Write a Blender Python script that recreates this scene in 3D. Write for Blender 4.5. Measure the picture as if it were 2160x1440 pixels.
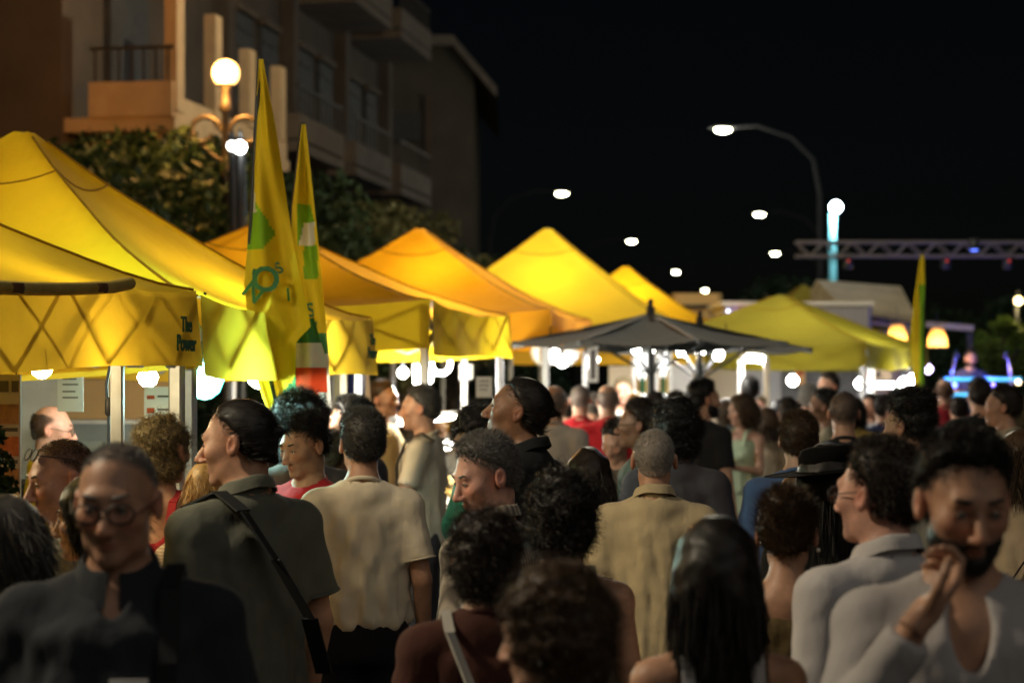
import bpy, math, random
import numpy as np
from mathutils import Vector, Matrix, Euler

# ------------------------------------------------------------------ clear, camera, world, light
for o in list(bpy.data.objects):
    bpy.data.objects.remove(o, do_unlink=True)
SC = bpy.context.scene
COL = SC.collection
FPX, HOR, CAMZ = 4200.0, 795.0, 1.90        # focal length and horizon in photo pixels, eye height


def at(px, py, Y):
    """photo pixel + distance -> point of the place (camera looks along +Y)"""
    return Vector(((px - 1080.0) / FPX * Y, Y, CAMZ + (HOR - py) / FPX * Y))


cam = bpy.data.cameras.new('camera')
cam.sensor_width = 36.0
cam.lens = 36.0 * FPX / 2160.0
cam.shift_y = (HOR - 720.0) / 2160.0
cam.clip_start = 0.1
cam.clip_end = 900.0
cam.dof.use_dof = True
cam.dof.focus_distance = 6.9
cam.dof.aperture_fstop = 2.7
camo = bpy.data.objects.new('camera', cam)
COL.objects.link(camo)
camo.location = (0, 0, CAMZ)
camo.rotation_euler = (math.radians(90), 0, 0)
SC.camera = camo

W = bpy.data.worlds.new('World')
SC.world = W
W.use_nodes = True
nt = W.node_tree
sky = nt.nodes.new('ShaderNodeTexSky')
sky.sky_type = 'NISHITA'
sky.sun_disc = False
sky.sun_elevation = math.radians(40)
sky.sun_rotation = math.radians(148)
bg = nt.nodes['Background']
nt.links.new(sky.outputs['Color'], bg.inputs['Color'])
bg.inputs['Strength'].default_value = 0.00042

sun = bpy.data.lights.new('fill_sun', 'SUN')  # soft fill standing in for street lamps behind the camera
sun.energy = 0.31
sun.angle = math.radians(60)
sun.color = (1.0, 0.92, 0.80)
suno = bpy.data.objects.new('fill_sun', sun)
COL.objects.link(suno)
suno.rotation_euler = (math.radians(90 - 40), 0, math.radians(32))

SC.view_settings.view_transform = 'Standard'
SC.view_settings.look = 'None'
SC.view_settings.exposure = 0.0
SC.view_settings.gamma = 1.0
SC.view_settings.use_curve_mapping = False
SC.render.engine = 'CYCLES'
SC.cycles.use_denoising = True
SC.cycles.max_bounces = 6
SC.cycles.volume_bounces = 0
SC.cycles.diffuse_bounces = 3
SC.cycles.glossy_bounces = 2
SC.cycles.transmission_bounces = 4
SC.cycles.transparent_max_bounces = 8
SC.cycles.sample_clamp_indirect = 4.0
SC.cycles.caustics_reflective = False
SC.cycles.caustics_refractive = False

RNG = np.random.default_rng(7)
random.seed(7)

# ------------------------------------------------------------------ materials
MATS = {}


def mat(key, col=(0.5, 0.5, 0.5), rough=0.75, metal=0.0, var=0.12, vscale=6.0, bump=0.0, bscale=60.0,
        emit=None, estr=0.0, spec=0.4, trans=0.0, stripes=None, tint=False, sheen=0.0, fine=0.0, zs=1.0):
    if key in MATS:
        return MATS[key]
    m = bpy.data.materials.new(key)
    m.use_nodes = True
    t = m.node_tree
    b = t.nodes['Principled BSDF']
    b.inputs['Roughness'].default_value = rough
    b.inputs['Metallic'].default_value = metal
    b.inputs['Specular IOR Level'].default_value = spec
    if sheen:
        b.inputs['Sheen Weight'].default_value = sheen
    tc = t.nodes.new('ShaderNodeTexCoord')
    nz = t.nodes.new('ShaderNodeTexNoise')
    nz.inputs['Scale'].default_value = vscale
    nz.inputs['Detail'].default_value = 5.0
    t.links.new(tc.outputs['Object'], nz.inputs['Vector'])
    mr = t.nodes.new('ShaderNodeMapRange')
    mr.inputs['From Min'].default_value = 0.3
    mr.inputs['From Max'].default_value = 0.7
    mr.inputs['To Min'].default_value = 1.0 - var
    mr.inputs['To Max'].default_value = 1.0 + var
    t.links.new(nz.outputs['Fac'], mr.inputs['Value'])
    mul = t.nodes.new('ShaderNodeVectorMath')
    mul.operation = 'SCALE'
    mul.inputs[0].default_value = col[:3]
    t.links.new(mr.outputs['Result'], mul.inputs['Scale'])
    out = mul.outputs['Vector']
    if stripes is not None:
        c2, sc, axis = stripes
        wv = t.nodes.new('ShaderNodeTexWave')
        wv.wave_type = 'BANDS'
        wv.bands_direction = axis
        wv.inputs['Scale'].default_value = sc
        wv.inputs['Distortion'].default_value = 0.6
        wv.inputs['Detail'].default_value = 1.0
        t.links.new(tc.outputs['Object'], wv.inputs['Vector'])
        mx = t.nodes.new('ShaderNodeMix')
        mx.data_type = 'RGBA'
        t.links.new(wv.outputs['Fac'], mx.inputs['Factor'])
        t.links.new(out, mx.inputs['A'])
        mx.inputs['B'].default_value = (*c2, 1)
        out = mx.outputs['Result']
    if tint:
        at_ = t.nodes.new('ShaderNodeVertexColor')
        at_.layer_name = 'tint'
        m2 = t.nodes.new('ShaderNodeVectorMath')
        m2.operation = 'MULTIPLY'
        t.links.new(out, m2.inputs[0])
        t.links.new(at_.outputs['Color'], m2.inputs[1])
        out = m2.outputs['Vector']
    t.links.new(out, b.inputs['Base Color'])
    if bump > 0:
        n2 = t.nodes.new('ShaderNodeTexNoise')
        n2.inputs['Scale'].default_value = bscale
        n2.inputs['Detail'].default_value = 4.0
        mpn = t.nodes.new('ShaderNodeMapping')
        mpn.inputs['Scale'].default_value = (1, 1, zs)
        t.links.new(tc.outputs['Object'], mpn.inputs['Vector'])
        t.links.new(mpn.outputs['Vector'], n2.inputs['Vector'])
        bp = t.nodes.new('ShaderNodeBump')
        bp.inputs['Strength'].default_value = bump
        bp.inputs['Distance'].default_value = 0.01 + fine
        t.links.new(n2.outputs['Fac'], bp.inputs['Height'])
        t.links.new(bp.outputs['Normal'], b.inputs['Normal'])
    if emit is not None:
        b.inputs['Emission Color'].default_value = (*emit, 1)
        b.inputs['Emission Strength'].default_value = estr
    if trans > 0:
        tr = t.nodes.new('ShaderNodeBsdfTranslucent')
        t.links.new(out, tr.inputs['Color'])
        ms = t.nodes.new('ShaderNodeMixShader')
        ms.inputs['Fac'].default_value = trans
        t.links.new(b.outputs['BSDF'], ms.inputs[1])
        t.links.new(tr.outputs['BSDF'], ms.inputs[2])
        t.links.new(ms.outputs['Shader'], t.nodes['Material Output'].inputs['Surface'])
    MATS[key] = m
    return m


def glass_mat():
    if 'clear_glass' in MATS:
        return MATS['clear_glass']
    m = bpy.data.materials.new('clear_glass')
    m.use_nodes = True
    t = m.node_tree
    tr = t.nodes.new('ShaderNodeBsdfTransparent')
    gl = t.nodes.new('ShaderNodeBsdfGlossy')
    gl.inputs['Roughness'].default_value = 0.05
    fr = t.nodes.new('ShaderNodeFresnel')
    fr.inputs['IOR'].default_value = 1.5
    ms = t.nodes.new('ShaderNodeMixShader')
    t.links.new(fr.outputs['Fac'], ms.inputs['Fac'])
    t.links.new(tr.outputs['BSDF'], ms.inputs[1])
    t.links.new(gl.outputs['BSDF'], ms.inputs[2])
    t.links.new(ms.outputs['Shader'], t.nodes['Material Output'].inputs['Surface'])
    MATS['clear_glass'] = m
    return m


# ------------------------------------------------------------------ mesh helpers
def mesh_np(name, V, F, smooth=True, cols=None):
    """numpy verts + (n,4) or (n,3) faces -> mesh"""
    me = bpy.data.meshes.new(name)
    V = np.asarray(V, dtype=np.float32)
    F = np.asarray(F, dtype=np.int32)
    n, k = F.shape
    me.vertices.add(len(V))
    me.vertices.foreach_set('co', V.ravel())
    me.loops.add(n * k)
    me.loops.foreach_set('vertex_index', F.ravel())
    me.polygons.add(n)
    me.polygons.foreach_set('loop_start', np.arange(0, n * k, k, dtype=np.int32))
    if smooth:
        me.polygons.foreach_set('use_smooth', np.ones(n, dtype=bool))
    if cols is not None:
        ca = me.color_attributes.new('tint', 'FLOAT_COLOR', 'POINT')
        c4 = np.ones((len(V), 4), dtype=np.float32)
        c4[:, :3] = cols
        ca.data.foreach_set('color', c4.ravel())
    me.update(calc_edges=True)
    me.validate()
    return me


class MB:
    """collects boxes, tubes, sheets; build() links them as ONE mesh object"""

    def __init__(self):
        self.V, self.F, self.S, self.MI = [], [], [], []

    def _add(self, vs, fs, smooth=False, mi=0):
        b = len(self.V)
        self.V += [tuple(v) for v in vs]
        for f in fs:
            self.F.append(tuple(i + b for i in f))
            self.S.append(smooth)
            self.MI.append(mi)

    def box(self, c, s, rz=0.0, M=None, mi=0, bev=0.0):
        hx, hy, hz = s[0] / 2, s[1] / 2, s[2] / 2
        vs = []
        if bev <= 0:
            for sx in (-1, 1):
                for sy in (-1, 1):
                    for sz in (-1, 1):
                        vs.append(Vector((sx * hx, sy * hy, sz * hz)))
            fs = [(0, 1, 3, 2), (4, 6, 7, 5), (0, 4, 5, 1), (2, 3, 7, 6), (0, 2, 6, 4), (1, 5, 7, 3)]
        else:
            b = min(bev, hx * .9, hy * .9)
            ring = [(-hx + b, -hy), (hx - b, -hy), (hx, -hy + b), (hx, hy - b), (hx - b, hy), (-hx + b, hy), (-hx, hy - b), (-hx, -hy + b)]
            for z in (-hz, hz):
                for x, y in ring:
                    vs.append(Vector((x, y, z)))
            fs = [tuple(reversed(range(8))), tuple(range(8, 16))]
            for i in range(8):
                j = (i + 1) % 8
                fs.append((i, j, 8 + j, 8 + i))
        R = M if M is not None else Matrix.Rotation(rz, 3, 'Z')
        c = Vector(c)
        self._add([R @ v + c for v in vs], fs, False, mi)
        return self

    def bar(self, a, b, w, h=None, mi=0):
        """rectangular bar from a to b"""
        a, b = Vector(a), Vector(b)
        h = h or w
        d = (b - a)
        L = d.length
        z = d.normalized()
        up = Vector((0, 0, 1)) if abs(z.z) < .95 else Vector((0, 1, 0))
        x = up.cross(z).normalized()
        y = z.cross(x)
        M = Matrix((x, y, z)).transposed()
        return self.box((a + b) / 2, (w, h, L), M=M, mi=mi)

    def tube(self, pts, r, n=8, cap=True, mi=0, smooth=True):
        pts = [Vector(p) for p in pts]
        rs = r if isinstance(r, (list, tuple)) else [r] * len(pts)
        vs = []
        prevx = None
        for i, p in enumerate(pts):
            if i == 0:
                t = pts[1] - pts[0]
            elif i == len(pts) - 1:
                t = pts[-1] - pts[-2]
            else:
                t = pts[i + 1] - pts[i - 1]
            t = t.normalized()
            if prevx is None:
                up = Vector((0, 0, 1)) if abs(t.z) < .9 else Vector((1, 0, 0))
                x = up.cross(t).normalized()
            else:
                x = (prevx - t * prevx.dot(t)).normalized()
            prevx = x
            y = t.cross(x)
            for k in range(n):
                a = 2 * math.pi * k / n
                vs.append(p + (x * math.cos(a) + y * math.sin(a)) * rs[i])
        fs = []
        for i in range(len(pts) - 1):
            for k in range(n):
                k2 = (k + 1) % n
                fs.append((i * n + k, i * n + k2, (i + 1) * n + k2, (i + 1) * n + k))
        self._add(vs, fs, smooth, mi)
        if cap:
            m = len(pts) - 1
            self._add([vs[k] for k in range(n)], [tuple(reversed(range(n)))], False, mi)
            self._add([vs[m * n + k] for k in range(n)], [tuple(range(n))], False, mi)
        return self

    def lathe(self, prof, c=(0, 0, 0), n=16, mi=0, smooth=True):
        vs, fs = [], []
        for r, z in prof:
            for k in range(n):
                a = 2 * math.pi * k / n
                vs.append(Vector((r * math.cos(a) + c[0], r * math.sin(a) + c[1], z + c[2])))
        for i in range(len(prof) - 1):
            for k in range(n):
                k2 = (k + 1) % n
                fs.append((i * n + k, i * n + k2, (i + 1) * n + k2, (i + 1) * n + k))
        self._add(vs, fs, smooth, mi)
        return self

    def ball(self, c, r, n=12, m=8, mi=0):
        r = r if isinstance(r, (tuple, list)) else (r, r, r)
        vs, fs = [], []
        for i in range(m + 1):
            th = math.pi * i / m
            for k in range(n):
                a = 2 * math.pi * k / n
                vs.append((c[0] + r[0] * math.sin(th) * math.cos(a), c[1] + r[1] * math.sin(th) * math.sin(a), c[2] + r[2] * math.cos(th)))
        for i in range(m):
            for k in range(n):
                k2 = (k + 1) % n
                fs.append((i * n + k, (i + 1) * n + k, (i + 1) * n + k2, i * n + k2))
        self._add(vs, fs, True, mi)
        return self

    def grid(self, fn, nu, nv, smooth=True, mi=0, mifn=None):
        vs = [fn(i / nu, j / nv) for j in range(nv + 1) for i in range(nu + 1)]
        b = len(self.V)
        self.V += [tuple(v) for v in vs]
        for j in range(nv):
            for i in range(nu):
                a = b + j * (nu + 1) + i
                self.F.append((a, a + 1, a + nu + 2, a + nu + 1))
                self.S.append(smooth)
                self.MI.append(mifn((i + .5) / nu, (j + .5) / nv) if mifn else mi)
        return self

    def quad(self, pts, mi=0):
        self._add(pts, [tuple(range(len(pts)))], False, mi)
        return self

    def mesh(self, name):
        me = bpy.data.meshes.new(name)
        me.from_pydata(self.V, [], self.F)
        me.polygons.foreach_set('use_smooth', self.S)
        me.polygons.foreach_set('material_index', self.MI)
        me.update()
        return me

    def build(self, name, mats, parent=None, loc=(0, 0, 0), rz=0.0):
        return obj(name, self.mesh(name), mats, parent, loc, rz)


def obj(name, me, mats, parent=None, loc=(0, 0, 0), rz=0.0):
    o = bpy.data.objects.new(name, me)
    COL.objects.link(o)
    if me is not None and len(me.materials) == 0:
        for m in (mats if isinstance(mats, (list, tuple)) else [mats]):
            me.materials.append(m)
    o.location = loc
    o.rotation_euler = (0, 0, rz)
    if parent is not None:
        o.parent = parent
    return o


def tag(o, label=None, cat=None, group=None, kind=None):
    if label:
        o['label'] = label
    if cat:
        o['category'] = cat
    if group:
        o['group'] = group
    if kind:
        o['kind'] = kind
    return o


def thing(name, label, cat, loc=(0, 0, 0), rz=0.0, group=None):
    o = bpy.data.objects.new(name, None)
    COL.objects.link(o)
    o.location = loc
    o.rotation_euler = (0, 0, rz)
    o.empty_display_size = 0.1
    return tag(o, label, cat, group)


def lamp_light(parent, loc, power, color=(1, .85, .6), radius=0.05):
    L = bpy.data.lights.new('bulb_light', 'POINT')
    L.energy = power
    L.color = color
    L.shadow_soft_size = radius
    o = bpy.data.objects.new('bulb_light', L)
    COL.objects.link(o)
    o.location = loc
    o.parent = parent
    return o


def text_mesh(body, size=0.1, extrude=0.002, shear=0.0):
    cu = bpy.data.curves.new('lettering', 'FONT')
    cu.body = body
    cu.size = size
    cu.extrude = extrude
    cu.shear = shear
    cu.offset = size * .022
    cu.align_x = 'CENTER'
    cu.align_y = 'CENTER'
    cu.resolution_u = 3
    to = bpy.data.objects.new('lettering_tmp', cu)
    COL.objects.link(to)
    dg = bpy.context.evaluated_depsgraph_get()
    me = bpy.data.meshes.new_from_object(to.evaluated_get(dg))
    bpy.data.objects.remove(to, do_unlink=True)
    return me


TH = math.atan2(1750 - 1080, FPX)         # street runs towards pixel 1750


def row(l, a):
    """l metres to the left of the street axis through the camera, a metres along it -> world X, Y"""
    return Vector((a * math.sin(TH) - l * math.cos(TH), a * math.cos(TH) + l * math.sin(TH), 0))


# ------------------------------------------------------------------ common materials
m_alu = mat('brushed_aluminium', (0.42, 0.43, 0.44), .45, .7, .08, 20)
m_white = mat('white_paint', (0.78, 0.78, 0.76), .5, 0, .05)
m_black = mat('black_plastic', (0.02, 0.02, 0.022), .5, 0, .1)
m_dark = mat('dark_steel', (0.05, 0.055, 0.06), .45, .6, .1)
m_wood = mat('pale_wood', (0.42, 0.29, 0.16), .6, 0, .2, 14, .15, 40)
m_paper = mat('white_paper', (0.75, 0.75, 0.74), .8, 0, .03, 10, trans=.35)
m_print = mat('dark_print', (0.08, 0.07, 0.07), .8)
m_print_red = mat('red_print', (0.45, 0.10, 0.05), .8)
m_tan = mat('tan_board', (0.36, 0.23, 0.10), .8, 0, .08, 3)
m_yel = mat('yellow_canopy_fabric', (0.74, 0.43, 0.010), .8, 0, .07, 2.5, .4, 9, fine=.02, trans=.48)
m_lem = mat('lemon_canopy_fabric', (0.70, 0.50, 0.018), .8, 0, .07, 2.5, .4, 9, fine=.02, trans=.46)
m_ora = mat('amber_canopy_fabric', (0.74, 0.33, 0.008), .8, 0, .07, 2.5, .4, 9, fine=.02, trans=.42)
m_grn = mat('yellow_green_canopy_fabric', (0.30, 0.255, 0.02), .8, 0, .07, 2.5, .4, 9, fine=.02, trans=.40)
m_val = mat('valance_fabric', (0.74, 0.50, 0.035), .85, 0, .08, 3, .3, 9, fine=.015, trans=.42)
m_oli = mat('unlit_canopy_fabric', (0.45, 0.40, 0.06), .85, 0, .1, 2.5, .4, 9, fine=.02, trans=.2)  # duller copy of the canopy fabric, lack of inner light put into its colour
m_seam = mat('canopy_seam_tape', (0.36, 0.20, 0.012), .85, 0, .1)
m_logo = mat('dark_green_print', (0.03, 0.13, 0.06), .8)
m_rope = mat('brown_strap', (0.10, 0.05, 0.02), .9)
# ------------------------------------------------------------------ ground
def ground():
    m = mat('worn_asphalt', (0.055, 0.053, 0.05), .85, 0, .3, 1.2, .4, 140)
    tag(MB().grid(lambda u, v: ((u - .5) * 220, -40 + v * 210, 0), 20, 20).build('ground', m), kind='structure')
    kerb = MB()
    for k in range(-2, 40):
        p, q = row(6.4, k * 2.0), row(6.4, k * 2.0 + 1.985)
        kerb.bar((p.x, p.y, .06), (q.x, q.y, .06), .16, .13)
    tag(kerb.build('kerb', mat('kerb_concrete', (.3, .29, .27), .85, 0, .15, 4)), kind='structure')
    pv = [row(6.5, -5), row(6.5, 90), row(30, 90), row(30, -5)]
    tag(MB().quad([(p.x, p.y, .12) for p in pv]).build('pavement', mat('pavement_slabs', (.22, .21, .2), .85, 0, .2, 3)), kind='structure')


ground()

# ------------------------------------------------------------------ buildings behind the stalls, left
m_stucco = mat('ochre_stucco', (0.085, 0.06, 0.04), .9, 0, .18, 1.5, .3, 30)
m_stuccog = mat('grey_stucco', (0.085, 0.070, 0.050), .9, 0, .18, 1.5, .3, 30)
m_slab = mat('lit_balcony_concrete', (0.50, 0.33, 0.17), .85, 0, .12, 3, .2, 30)  # orange lamp light on the near balconies put into the concrete colour
m_shutter = mat('dark_shutter', (0.05, 0.045, 0.04), .7, 0, .2, 8)


m_iron0 = mat('railing_iron', (.05, .04, .03), .6, .3)


m_dimslab = mat('dim_balcony_concrete', (0.12, 0.085, 0.055), .9, 0, .2, 2, .2, 30)  # darker copy for the farther balconies, their weaker light put into the colour


def street_building():
    """long block parallel to the street, near end at a = 24 m"""
    root = thing('apartment_building', 'ochre apartment block with balconies lit by the orange globe lamp', 'building', row(9.6, 24.0), -TH)
    # local: +y along the street, -x away from it
    MB().box((-5.0, 9.2, 6.0), (10, 18.4, 12.0)).build('wall', m_stucco, root)
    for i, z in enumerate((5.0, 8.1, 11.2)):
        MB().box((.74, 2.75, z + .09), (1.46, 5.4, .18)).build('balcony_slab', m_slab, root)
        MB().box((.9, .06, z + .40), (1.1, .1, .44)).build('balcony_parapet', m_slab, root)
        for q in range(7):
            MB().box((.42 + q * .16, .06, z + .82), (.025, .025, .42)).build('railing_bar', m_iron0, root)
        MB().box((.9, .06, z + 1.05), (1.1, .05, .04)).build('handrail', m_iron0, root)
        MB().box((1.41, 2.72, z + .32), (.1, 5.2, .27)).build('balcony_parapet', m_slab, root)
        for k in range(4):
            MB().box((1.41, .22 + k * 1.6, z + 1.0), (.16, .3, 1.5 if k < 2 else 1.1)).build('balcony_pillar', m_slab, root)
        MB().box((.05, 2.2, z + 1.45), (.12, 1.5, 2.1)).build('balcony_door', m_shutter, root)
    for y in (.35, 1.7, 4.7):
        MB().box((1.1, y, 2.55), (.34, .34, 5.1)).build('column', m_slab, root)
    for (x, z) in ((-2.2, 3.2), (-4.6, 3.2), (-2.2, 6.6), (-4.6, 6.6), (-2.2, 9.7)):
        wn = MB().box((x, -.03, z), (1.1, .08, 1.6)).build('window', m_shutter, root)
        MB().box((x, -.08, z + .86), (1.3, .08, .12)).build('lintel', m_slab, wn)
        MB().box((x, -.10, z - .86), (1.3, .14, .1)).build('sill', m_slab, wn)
    # rounded soffit corner
    MB().tube([(.35, .3, 4.72), (.35, 1.6, 4.72)], .26, 12).build('soffit', m_slab, root)
    for k in range(4):
        MB().box((.12, 6.5 + k * 3.85, 6.0), (.24, .34, 11.8)).build('pilaster', m_stucco, root)
    for z in (2.6, 5.6, 8.7):
        for k in range(3):
            y = 8.42 + k * 3.85
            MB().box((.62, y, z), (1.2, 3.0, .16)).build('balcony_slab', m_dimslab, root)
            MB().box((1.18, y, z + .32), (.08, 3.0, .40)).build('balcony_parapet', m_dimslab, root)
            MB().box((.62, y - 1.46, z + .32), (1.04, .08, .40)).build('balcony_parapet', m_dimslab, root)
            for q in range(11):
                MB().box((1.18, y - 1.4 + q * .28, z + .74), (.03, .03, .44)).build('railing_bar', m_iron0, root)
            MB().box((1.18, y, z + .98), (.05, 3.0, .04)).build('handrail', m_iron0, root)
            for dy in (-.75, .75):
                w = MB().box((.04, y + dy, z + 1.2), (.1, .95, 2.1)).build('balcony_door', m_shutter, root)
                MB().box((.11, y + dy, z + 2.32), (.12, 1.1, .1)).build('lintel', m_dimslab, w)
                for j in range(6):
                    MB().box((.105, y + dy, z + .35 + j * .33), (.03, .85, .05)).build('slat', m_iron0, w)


street_building()


def far_building():
    root = thing('gabled_house', 'dim grey house with a sloping roof edge and a square dark opening', 'building', (0, 0, 0))
    Y = 56.0
    pts = [at(770, 76, Y), at(958, 76, Y), at(1046, 182, Y), at(1046, 440, Y), at(1046, 800, Y), at(770, 800, Y)]
    pts = [at(770, 82, Y), at(952, 82, Y), at(1000, 140, Y), at(1000, 860, Y), at(770, 860, Y)]
    mb = MB()
    b = [p + Vector((0, 9, 0)) for p in pts]
    mb.quad([pts[k] for k in range(5)])
    mb.quad([b[k] for k in reversed(range(5))])
    for k in range(5):
        j = (k + 1) % 5
        mb.quad([pts[j], pts[k], b[k], b[j]])
    mb.build('wall', m_stuccog, root)
    r = MB()
    a0, a1, a2 = at(765, 74, Y - .5), at(955, 74, Y - .5), at(1048, 184, Y - .5)
    for p, q in ((a0, a1), (a1, a2)):
        d = Vector((0, 10, 0))
        n = Vector((0, 0, -.28))
        r.quad([p, q, q + d, p + d])
        r.quad([p + n, p, q, q + n][::-1])
        r.quad([p + n, q + n, q + n + d, p + n + d][::-1])
    r.build('roof', mat('roof_tiles_dim', (.16, .13, .1), .9, 0, .2, 5), root)
    c = (at(790, 240, Y) + at(888, 296, Y)) / 2
    MB().box((c.x, Y - .05, c.z), (1.35, .16, .78)).build('window', m_shutter, root)
    for px in (905,):
        c = at(px, 330, Y)
        MB().box((c.x, Y - .07, c.z + .4), (.22, .2, 2.6)).build('pilaster', m_stucco, root)


far_building()

# ------------------------------------------------------------------ trees and shrubs
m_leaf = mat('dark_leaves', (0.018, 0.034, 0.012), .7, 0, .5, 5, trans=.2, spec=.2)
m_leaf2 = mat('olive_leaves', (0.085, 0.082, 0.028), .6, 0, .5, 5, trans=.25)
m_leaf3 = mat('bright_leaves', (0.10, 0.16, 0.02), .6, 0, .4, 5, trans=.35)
m_bark = mat('bark', (0.08, 0.06, 0.045), .9, 0, .3, 12, .6, 30)


def leaf_cloud(clumps, n, size, rng):
    """small leaf faces spread through clump volumes"""
    C = np.array([c[:3] for c in clumps])
    R = np.array([c[3] for c in clumps])
    w = R ** 2 / (R ** 2).sum()
    k = rng.choice(len(C), n, p=w)
    v = rng.normal(0, 1, (n, 3))
    v /= np.linalg.norm(v, axis=1)[:, None]
    r = R[k][:, None] * (rng.random((n, 1)) ** .45)
    p = C[k] + v * r * np.array([1, 1, .8])
    d = rng.normal(0, 1, (n, 3))
    d /= np.linalg.norm(d, axis=1)[:, None]
    e = np.cross(d, rng.normal(0, 1, (n, 3)))
    e /= np.linalg.norm(e, axis=1)[:, None]
    s = size * (.6 + .8 * rng.random((n, 1)))
    V = np.stack([p - d * s, p - e * s * .45, p + d * s, p + e * s * .45], 1).reshape(-1, 3)
    F = np.arange(n * 4).reshape(n, 4)
    return V, F


def tree(px, ytop, Y, rad, label, m, n=3500, leaf=.11, seed=1, name='tree', flat=1.0, zoff=.12):
    rng = np.random.default_rng(seed)
    t = at(px, ytop, Y)
    H = t.z - zoff
    root = thing(name, label, 'tree' if name != 'shrub' else 'shrub', (t.x, t.y, zoff))
    trunk = MB()
    hb = max(.35, H - rad * 1.7)
    pts = [Vector((0, 0, -.05)), Vector((.05, .03, hb * .5)), Vector((-.04, .05, hb))]
    trunk.tube(pts, [.14 * rad ** .5, .11 * rad ** .5, .08 * rad ** .5], 8)
    clumps = []
    for k in range(16):
        a = rng.random() * 6.28
        q = rng.random()
        z = hb + (H - hb) * (q * .82 + .02)
        rr = rad * math.sin(math.pi * min(1, .18 + q * .72)) * (.35 + .65 * rng.random()) * flat
        c = np.array((math.cos(a) * rr, math.sin(a) * rr, z))
        cr = rad * (.30 + .2 * rng.random())
        cr = min(cr, H - z if H - z > .15 else .15)
        clumps.append((*c, cr))
        if k < 8:
            trunk.tube([pts[-1], Vector((c[0] * .5, c[1] * .5, (hb + z) / 2)), Vector(c)], [.05, .035, .012], 6)
    clumps.append((0, 0, H - rad * .33, rad * .33))
    trunk.build('trunk', m_bark, root)
    V, F = leaf_cloud(clumps, n, leaf, rng)
    obj('crown', mesh_np('crown', V, F, False), m, root)
    return root


tree(60, 262, 21, 2.3, 'broad dark tree behind the nearest yellow canopy peak', m_leaf, 16000, .075, 1)
tree(250, 236, 23, 2.3, 'dark tree below the lit ochre balcony', m_leaf, 16000, .075, 2)
tree(410, 268, 25, 2.0, 'dark tree beside the orange globe street lamp', m_leaf, 13000, .075, 3)
tree(600, 330, 27, 2.2, 'dark tree rising behind the two feather flags', m_leaf, 13000, .075, 4)
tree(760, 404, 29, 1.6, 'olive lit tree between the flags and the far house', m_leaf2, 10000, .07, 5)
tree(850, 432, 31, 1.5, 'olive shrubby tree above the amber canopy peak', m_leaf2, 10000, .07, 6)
tree(960, 505, 34, 1.6, 'low dark tree between the amber and the tall lemon canopies', m_leaf, 9000, .075, 7)
tree(1060, 560, 38, 1.6, 'small dark tree left of the tall lemon canopy peak', m_leaf, 7000, .08, 8)
tree(1640, 566, 46, 2.4, 'dim round tree behind the box truck', m_leaf, 8000, .09, 9, zoff=0)
tree(1960, 620, 52, 3.0, 'dim wide tree behind the stage truss', m_leaf, 8000, .1, 10, zoff=0)
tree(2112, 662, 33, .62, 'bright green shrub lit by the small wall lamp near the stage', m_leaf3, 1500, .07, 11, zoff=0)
tree(2190, 600, 48, 2.6, 'dim tree at the edge of the frame behind the stage', m_leaf, 7000, .1, 12, zoff=0)

# ------------------------------------------------------------------ lamps
m_iron = mat('cast_iron', (0.045, 0.035, 0.025), .5, .4, .15, 20)
m_globe = mat('globe_glow', (.9, .8, .6), .4, emit=(1.0, .56, .16), estr=4.5)
m_led = mat('street_led_glow', (.9, .9, .9), .4, emit=(1.0, .93, .62), estr=40)
m_flood = mat('floodlight_glow', (.9, .9, .9), .4, emit=(.70, .88, 1.0), estr=60)


def globe_lamp(p, label, power, gr=.20, color=(1.0, .60, .22)):
    """cast iron post with scroll brackets and one glass globe, p = globe centre"""
    root = thing('globe_street_lamp', label, 'street lamp', (p.x, p.y, .12))
    H = p.z - .12
    MB().lathe([(.16, 0), (.16, .1), (.11, .18), (.09, .7), (.055, .8), (.05, H - 1.2), (.07, H - 1.15), (.045, H - 1.05), (.04, H - .45), (.085, H - .40), (.05, H - .32), (.05, H - gr - .02), (.10, H - gr + .03)], n=12).build('post', m_iron, root)
    for sd in (1, -1):
        pts = []
        for k in range(15):
            t = k / 14
            a = math.pi * (1.0 - 1.9 * t)
            rr = .20 * (1 - .55 * t)
            pts.append((sd * (.24 + math.cos(a) * rr), 0, H - .66 + math.sin(a) * rr))
        MB().tube(pts, .028, 8).build('scroll_bracket', m_iron, root)
        MB().tube([(0, 0, H - 1.0), (sd * .14, 0, H - .92), (sd * .36, 0, H - .72)], .022, 8).build('bracket_arm', m_iron, root)
    g = MB().ball((0, 0, H), gr, 20, 14)
    MB().ball((0, 0, H), gr, 20, 14).build('globe', m_globe, root)
    lamp_light(root, (.0, -gr - .06, H), power, color, gr * .8)
    return root


globe_lamp(at(476, 155, 22.3), 'orange globe street lamp with scroll brackets beside the ochre balconies', 520, .155, (1.0, .45, .10))


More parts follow.
